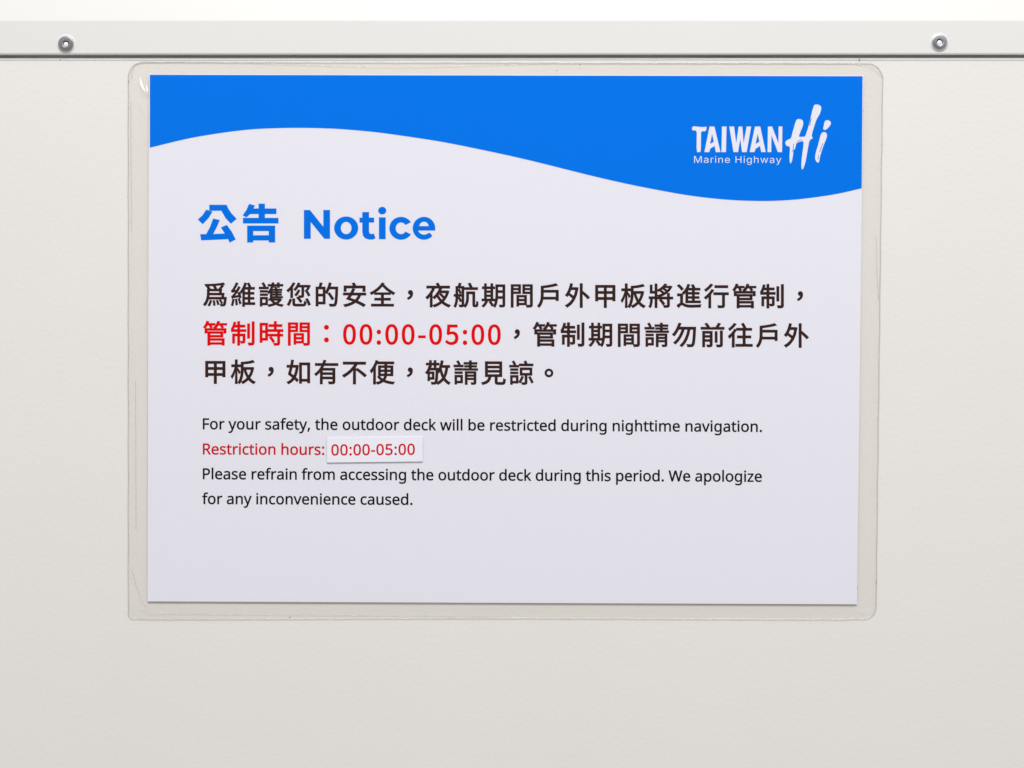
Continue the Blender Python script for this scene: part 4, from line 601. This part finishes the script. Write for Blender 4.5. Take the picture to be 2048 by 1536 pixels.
hi = [
    chaikin([(1290, 312), (1303, 299), (1325, 296), (1352, 304), (1366, 325), (1362, 365), (1335, 430), (1316, 482), (1350, 479), (1384, 479), (1402, 425), (1425, 350), (1452, 230), (1470, 165), (1484, 148), (1515, 148), (1545, 163), (1551, 192), (1535, 245), (1500, 300), (1480, 360), (1462, 420), (1448, 472), (1464, 489), (1452, 502), (1428, 512), (1408, 620), (1390, 730), (1368, 800), (1356, 816), (1346, 806), (1345, 740), (1355, 650), (1374, 520), (1335, 528), (1296, 541), (1290, 560), (1284, 592), (1272, 615), (1262, 612), (1264, 640), (1252, 715), (1240, 752), (1227, 748), (1222, 680), (1230, 600), (1222, 573), (1200, 578), (1182, 555), (1180, 532), (1198, 512), (1240, 498), (1250, 450), (1270, 380)], 2),
    chaikin([(1600, 309), (1622, 310), (1642, 320), (1651, 342), (1632, 375), (1592, 413), (1566, 402), (1575, 365), (1582, 322)], 2),
    chaikin([(1556, 434), (1580, 430), (1600, 438), (1609, 460), (1604, 490), (1572, 570), (1548, 640), (1532, 700), (1527, 738), (1515, 748), (1492, 725), (1484, 690), (1495, 630), (1518, 560), (1538, 470)], 2),
    [(1442, 286), (1449, 292), (1432, 368), (1425, 362)], [(1300, 524), (1352, 506), (1354, 511), (1303, 531)], [(1262, 560), (1268, 545), (1266, 590), (1258, 640), (1254, 640)],
    [(1566, 540), (1570, 546), (1534, 640), (1529, 634)], [(1520, 660), (1524, 664), (1517, 712), (1512, 710)],
]
flat('logo_brush_word', [oriented([z(hi[i]) for i in q]) for q in ((0, 3, 4, 5), (1,), (2, 6, 7))], H_LOGO, M['logo'], paper)


def run(text, font, x0, x1, y0, y1, size, fat=0.0, sx=1.0, track=None):
    """One line of type: first ink at x0, last ink at x1, baseline y0 -> y1; size = pixels per 1000 units."""
    k = size / 1000.0
    pen, items = 0.0, []
    for chh in text:
        a, lo = font[chh]
        items.append((pen, fatten(lo, fat)))
        pen += a
    xs = [(i, p + v[0]) for i, (p, lo) in enumerate(items) for l in lo for v in l]
    i0, a0 = min(xs, key=lambda q: q[1])
    i1, a1 = max(xs, key=lambda q: q[1])
    if track is None:                                   # spread the difference over the letter gaps
        extra = ((x1 - x0) / (k * sx) - (a1 - a0)) / max(i1 - i0, 1)
        kx = k * sx
    else:
        extra = track
        kx = (x1 - x0) / ((a1 - a0) + extra * (i1 - i0))
    slope = (y1 - y0) / (x1 - x0)
    out = []
    for i, (p, lo) in enumerate(items):
        ox = x0 + (p + extra * i - a0) * kx
        out.append([[(ox + x * kx, y0 + slope * (ox + x * kx - x0) - y * k) for x, y in l] for l in lo])
    return out


flat('logo_tagline', run('Marine Highway', F_INTER, 1388.3, 1562.6, 325.6, 325.9, 19.2, -4, track=55), H_LOGO, M['logo'], paper)

# --- heading
z = lambda pts: [(380 + x / 3.938, 390 + y / 3.938) for x, y in pts]
gong = [
    [(128, 115), (177, 131), (146, 182), (100, 230), (62, 193), (98, 160)],
    [(152, 77), (288, 77), (303, 110), (330, 148), (368, 188), (322, 226), (280, 182), (247, 124), (152, 124)],
    [(182, 185), (235, 197), (212, 252), (183, 307), (274, 303), (243, 256), (290, 235), (330, 290), (360, 350), (312, 375), (300, 348), (190, 353), (88, 357), (80, 309), (128, 308), (158, 250)],
]
gao = [
    [(465, 70), (512, 82), (500, 106), (540, 106), (540, 68), (590, 68), (590, 106), (681, 106), (681, 150), (590, 150), (590, 180), (697, 180), (697, 224), (417, 224), (417, 180), (540, 180), (540, 150), (474, 150), (444, 177), (415, 160), (444, 118)],
    [(450, 241), (671, 241), (671, 374), (620, 374), (620, 358), (498, 358), (498, 374), (450, 374)], [(498, 284), (620, 284), (620, 317), (498, 317)],
]
flat('heading_characters', [[z(p)] for p in gong] + [[z(gao[0])], oriented([z(gao[1]), z(gao[2])])], H_INK, M['head'], paper)
eng = [
    [(897, 118), (945, 118), (1050, 250), (1050, 118), (1103, 118), (1103, 345), (1058, 345), (951, 213), (951, 345), (897, 345)],
    ring(1230, 260, 95, 91), ring(1230, 260, 42, 48),
    [(1357, 134), (1410, 134), (1410, 178), (1450, 178), (1450, 217), (1410, 217), (1410, 285), (1414, 300), (1426, 308), (1447, 303), (1462, 340), (1440, 350), (1412, 351), (1381, 342), (1363, 322), (1357, 290), (1357, 217), (1335, 217), (1335, 178), (1357, 178)],
    [(1488, 176), (1541, 176), (1541, 348), (1488, 348)], ring(1514, 123, 32, 30, 28),
    arc(1662, 262, 92, 90, 32, 328, 36) + arc(1662, 262, 42, 46, 326, 34, 30),
    [(1931, 280)] + arc(1843, 262, 89, 90, 0, 318, 44) + [(1890, 298)] + arc(1843, 264, 48, 48, 310, 200, 14) + [(1806, 280)],
    [(1806, 245)] + arc(1843, 250, 37, 40, 170, 10, 16) + [(1881, 245)],
]
flat('heading_word', [oriented([z(eng[i]) for i in q]) for q in ((0,), (1, 2), (3,), (4,), (5,), (6,), (7, 8))], H_INK, M['head'], paper)

# --- Chinese paragraph
EM = 51.2
FAT = 21


def cjk(text, x0, y0, pitch, slope):
    out = []
    for i, chh in enumerate(text):
        _, lo = F_CJK[chh]
        lo = fatten(lo, FAT if len(lo) < 9 else FAT - 2)
        ox = x0 + i * pitch
        oy = y0 + slope * (i * pitch)
        if chh in '，。：':                       # punctuation sits in the middle of its square
            xs = [v[0] for l in lo for v in l]
            ys = [v[1] for l in lo for v in l]
            ty = 380
            dx, dy = 490 - (min(xs) + max(xs)) / 2, ty - (min(ys) + max(ys)) / 2
            lo = [[(x + dx, y + dy) for x, y in l] for l in lo]
        out.append(place(lo, ox, oy, EM / 1000, EM / 1000, slope))
    return out


flat('paragraph_line', cjk('爲維護您的安全，夜航期間戶外甲板將進行管制，', 405.0, 608.3, 55.71, 0.0030), H_INK, M['brown'], paper)
red1 = cjk('管制時間：', 405.0, 685.9, 55.7, 0.0030) + run('00:00-05:00', F_NUM, 686.1, 1001.6, 687.9, 688.6, 52.4, 19)
flat('paragraph_line', red1, H_INK, M['red'], paper)['label'] = 'red line of characters giving the hours'
flat('paragraph_line', cjk('，管制期間請勿前往戶外', 1008.6, 687.8, 55.85, 0.0046), H_INK, M['brown'], paper)
flat('paragraph_line', cjk('甲板，如有不便，敬請見諒。', 405.0, 762.6, 55.65, 0.0040), H_INK, M['brown'], paper)

# --- English paragraph
flat('english_line', run('For your safety, the outdoor deck will be restricted during nighttime navigation.', F_BODY, 405.6, 1524.0, 858.3, 863.6, 30.4, 16), H_INK, M['black'], paper)
flat('english_line', run('Restriction hours:', F_BODY, 405.6, 648.6, 908.6, 909.6, 30.4, 16), H_INK, M['deepred'], paper)['label'] = 'red line of English text'
flat('english_line', run('Please refrain from accessing the outdoor deck during this period. We apologize', F_BODY, 405.6, 1523.8, 958.2, 963.4, 30.4, 16), H_INK, M['black'], paper)
flat('english_line', run('for any inconvenience caused.', F_BODY, 404.2, 825.0, 1007.9, 1009.5, 30.4, 16), H_INK, M['black'], paper)

# --- clear pouch: front film lifting over the paper, flat back film
PC = [(256.5, 124.0), (1766.0, 126.5), (1752.0, 1237.6), (256.5, 1237.6)]
PRAD = [30, 32, 24, 11]


def bil(u, v):
    a = [PC[0][k] * (1 - u) + PC[1][k] * u for k in (0, 1)]
    b = [PC[3][k] * (1 - u) + PC[2][k] * u for k in (0, 1)]
    return a[0] * (1 - v) + b[0] * v, a[1] * (1 - v) + b[1] * v


PW, PH = 1502.0, 1112.0


def ticks(size, dense):
    r, p = [], 0.0
    while p < size - 0.5:
        r.append(p)
        e = min(p, size - p)
        p += 2.5 if e < 50 else (5 if e < dense else 22)
    return r + [size]


def sm(x):
    x = max(0.0, min(1.0, x))
    return x * x * (3 - 2 * x)


TX, TY = ticks(PW, 60), ticks(PH, 110)


def corner(u, v):
    for (cx, cy), rad in zip(((0, 0), (PW, 0), (PW, PH), (0, PH)), PRAD):
        dx, dy = abs(u - cx), abs(v - cy)
        if dx < rad and dy < rad:
            ex, ey = rad - dx, rad - dy
            q = math.hypot(ex, ey)
            if q > rad:
                ex, ey = ex * rad / q, ey * rad / q
                return abs(cx - (rad - ex)), abs(cy - (rad - ey))
    return u, v


def ridge(x, y, pts, amp, sig):
    """Soft fold along a short polyline, fading at both ends."""
    best, tt = 1e9, 0
    for i in range(len(pts) - 1):
        (ax, ay), (bx, by) = pts[i], pts[i + 1]
        l2 = (bx - ax) ** 2 + (by - ay) ** 2
        t_ = max(0, min(1, ((x - ax) * (bx - ax) + (y - ay) * (by - ay)) / l2))
        d = math.hypot(x - ax - t_ * (bx - ax), y - ay - t_ * (by - ay))
        if d < best:
            best, tt = d, (i + t_) / (len(pts) - 1)
    return amp * math.exp(-(best / sig) ** 2) * (math.sin(math.pi * max(0.02, min(.98, tt))) ** .6)


def film_h(x, y, e):
    hgt = 0.16 * MM + (H_FILM - 0.16 * MM) * sm(e / 40.0)
    wob = 0.06 * MM * (math.sin(x * .021 + 1.3 * math.sin(y * .013)) + math.sin(y * .024 + 1.1 * math.sin(x * .017)))
    hgt += wob * sm(e / 14) * (1 - 0.85 * sm((e - 40) / 20))
    if x < 420 and y < 360:
        hgt += (0.9 * MM * math.exp(-(((x - 289) * .94 - (y - 205) * .34) / 7.5) ** 2 - (((y - 205) * .94 + (x - 289) * .34) / 34) ** 2))
        hgt += ridge(x, y, [(272, 150), (274, 230), (280, 300)], 0.35 * MM, 7)
    if x < 420 and y > 1100:
        hgt += ridge(x, y, [(262, 1165), (285, 1210), (300, 1222), (345, 1227)], 0.35 * MM, 7)
    if x > 1700 and y > 1180:
        hgt += ridge(x, y, [(1716, 1214), (1724, 1222), (1734, 1220)], 0.5 * MM, 4)
    if x > 1735 and y < 640:
        hgt += ridge(x, y, [(1752, 430), (1754, 500), (1753, 570)], 0.3 * MM, 4)
    return hgt


vs, fs = [], []
nu, nv = len(TX), len(TY)
for j in TY:
    for i in TX:
        u, v = corner(i, j)
        x, y = bil(u / PW, v / PH)
        e = min(u, v, PW - u, PH - v)
        vs.append(P(x, y, film_h(x, y, e)))
for j in range(nv - 1):
    for i in range(nu - 1):
        fs.append((j * nu + i, j * nu + i + 1, (j + 1) * nu + i + 1, (j + 1) * nu + i))
pouch = mesh_obj('clear_pouch', vs, fs, M['pouch'], notice, smooth=True)

outline = []
for (cx, cy), rad, (a0, a1) in zip(((0, 0), (PW, 0), (PW, PH), (0, PH)), PRAD, ((180, 90), (90, 0), (0, -90), (-90, -180))):
    ox = rad if cx == 0 else cx - rad
    oy = rad if cy == 0 else cy - rad
    for k in range(11):
        a = math.radians(a0 + (a1 - a0) * k / 10)
        outline.append((ox + rad * math.cos(a), oy - rad * math.sin(a)))
dense = []
for i in range(len(outline)):
    a, b = outline[i], outline[(i + 1) % len(outline)]
    m = max(1, int(math.hypot(b[0] - a[0], b[1] - a[1]) / 18))
    dense += [(a[0] + (b[0] - a[0]) * k / m, a[1] + (b[1] - a[1]) * k / m) for k in range(m)]
back = [bil(u / PW, v / PH) for u, v in dense]
vs = [P(x, y, 0.06 * MM) for x, y in back]
mesh_obj('back_film', vs, [tuple(range(len(vs)))], M['backfilm'], pouch)
rim = [P(x + 0.35 * math.sin(i * .9), y + (1.1 * math.sin(x * .0042 + .6) if 300 < x < 1700 and y > 1200 else 0) + 0.25 * math.sin(i * 1.7), 0.28 * MM) for i, (x, y) in enumerate(back)]
vs, fs = tube(rim, 0.24 * MM, closed=True, n=8, flatten=0.8)
mesh_obj('pouch_rim', vs, fs, M['edge'], pouch, smooth=True)


def crease(pts, r, name='crease'):
    path = []
    for x, y in spline(pts, 10):
        e = min(x - 256, y - 125, 1760 - x, 1238 - y)
        path.append(P(x, y, film_h(x, y, max(e, 0)) + 0.02 * MM))
    vs, fs = tube(path, r, n=6, flatten=0.5)
    return mesh_obj(name, vs, fs, M['crease'], pouch, smooth=True)


crease([(263, 158), (264, 143), (270, 132), (284, 127), (330, 125), (420, 124.5), (560, 129), (700, 133), (790, 135), (880, 133.5), (960, 131), (1060, 128.5), (1200, 127.5), (1450, 127), (1600, 127), (1690, 128), (1730, 132), (1750, 141), (1764, 155)], 0.17 * MM)
# two small puckers where the film stretches over the paper's corner
tilt = Vector((0.239, -0.917, 0.32)).normalized()
for fold, wd in (([(280.5, 154), (282.5, 165), (287, 176), (292.5, 185)], 0.50), ([(293, 170), (294.5, 178), (297, 187)], 0.24)):
    p2 = spline(fold, 10)
    vs, fs = [], []
    q0 = P(*p2[0], 0.8 * MM)
    for i, (x, y) in enumerate(p2):
        q = P(x, y, 0.8 * MM)
        d = q - q0
        q.y += -(d.x * tilt.x + d.z * tilt.z) / tilt.y          # each pucker is one flat little facet
        a, b2 = P(*p2[max(i - 1, 0)]), P(*p2[min(i + 1, len(p2) - 1)])
        side = tilt.cross((b2 - a).normalized()).normalized()
        w = wd * MM * math.sin(math.pi * (i + 0.15) / (len(p2) - 0.7)) ** 0.8
        for k in (-1, -0.4, 0.4, 1):
            vs.append(q + side * (w * k) - tilt * (0.10 * MM * k * k))
    for i in range(len(p2) - 1):
        for k in range(3):
            fs.append((i * 4 + k, i * 4 + k + 1, i * 4 + 5 + k, i * 4 + 4 + k))
    mesh_obj('film_pucker', vs, fs, M['fold'], pouch, smooth=True)
crease([(262, 200), (262, 330), (263, 460)], 0.14 * MM)
crease([(271, 760), (271.5, 900), (272, 1060)], 0.14 * MM)
crease([(264, 1140), (275, 1178), (290, 1212), (306, 1223), (345, 1227.5), (420, 1228)], 0.15 * MM)
crease([(1753, 470), (1754, 540), (1757, 600)], 0.14 * MM)
crease([(420, 1229), (700, 1231), (1000, 1234)], 0.13 * MM)

# --- stuck-on label with the hours
lc = [(653.4, 874.6), (845.3, 872.6), (845.6, 923.2), (653.8, 925.4)]


def rounded(c, rad):
    r_ = []
    for i in range(4):
        p, a, b = Vector(c[i]), Vector(c[i - 1]), Vector(c[(i + 1) % 4])
        da, db = (a - p).normalized(), (b - p).normalized()
        for k in range(5):
            t_ = k / 4
            q0, q2 = p + da * rad, p + db * rad
            q = q0 * (1 - t_) ** 2 + p * 2 * t_ * (1 - t_) + q2 * t_ * t_
            r_.append((q.x, q.y))
    return r_


lp = rounded(lc, 2.2)
n = len(lp)
top = rounded([(653.9, 875.1), (844.8, 873.1), (845.1, 922.7), (654.3, 924.9)], 2.0)
vs = [P(x, y, H_FILM + 0.02 * MM) for x, y in lp] + [P(x, y, H_FILM + 0.22 * MM) for x, y in lp] + [P(x, y, H_FILM + 0.30 * MM) for x, y in top]
fs = [tuple(range(n - 1, -1, -1)), tuple(range(2 * n, 3 * n))]
for q in (0, n):
    fs += [(q + i, q + (i + 1) % n, q + n + (i + 1) % n, q + n + i) for i in range(n)]
label = mesh_obj('time_label', vs, fs, M['sticker'], notice)
label['label'] = 'small raised white label with red hours stuck over the text'
flat('label_digits', run('00:00-05:00', F_BODY, 662.6, 829.8, 910.6, 909.2, 30.4, 16), H_FILM + 0.335 * MM, M['deepred'], label)

# dust specks caught under the strip and in the pouch
random.seed(11)
vs, fs = [], []
for px, py, rr, hh in [(121, 119.5, 1.3, .12), (1719, 119.6, 1.5, .5), (963, 114.4, 1.2, .4), (1113.5, 141, 1.1, 1.1), (1161, 129.3, 1.2, .9), (580, 1234.5, 1.3, .3), (1715, 1175, 1.0, .4), (257, 163, 1.0, .4), (257, 216, .9, .4), (1752, 1164, 1.0, .4), (1727, 221, .8, 1.0)]:
    c = P(px, py, hh * MM)
    k0 = len(vs)
    for rad, up in ((1, 0), (.7, .5)):
        vs += [c + Vector((math.cos(a * math.pi / 3) * rr * PX * rad * random.uniform(.7, 1.2), -rr * PX * up, math.sin(a * math.pi / 3) * rr * PX * rad * random.uniform(.7, 1.2))) for a in range(6)]
    fs += [(k0 + i, k0 + (i + 1) % 6, k0 + 6 + (i + 1) % 6, k0 + 6 + i) for i in range(6)] + [tuple(k0 + 6 + i for i in range(6))]
dust = mesh_obj('dust_specks', vs, fs, M['dark'], origin=P(1024, 700, 0))
dust['label'] = 'scattered tiny black dust specks along the joint under the trim strip and around the pouch'
dust['category'] = 'dust'
dust['kind'] = 'stuff'

for o in list(C.objects):
    if '_o' in o:
        del o['_o']
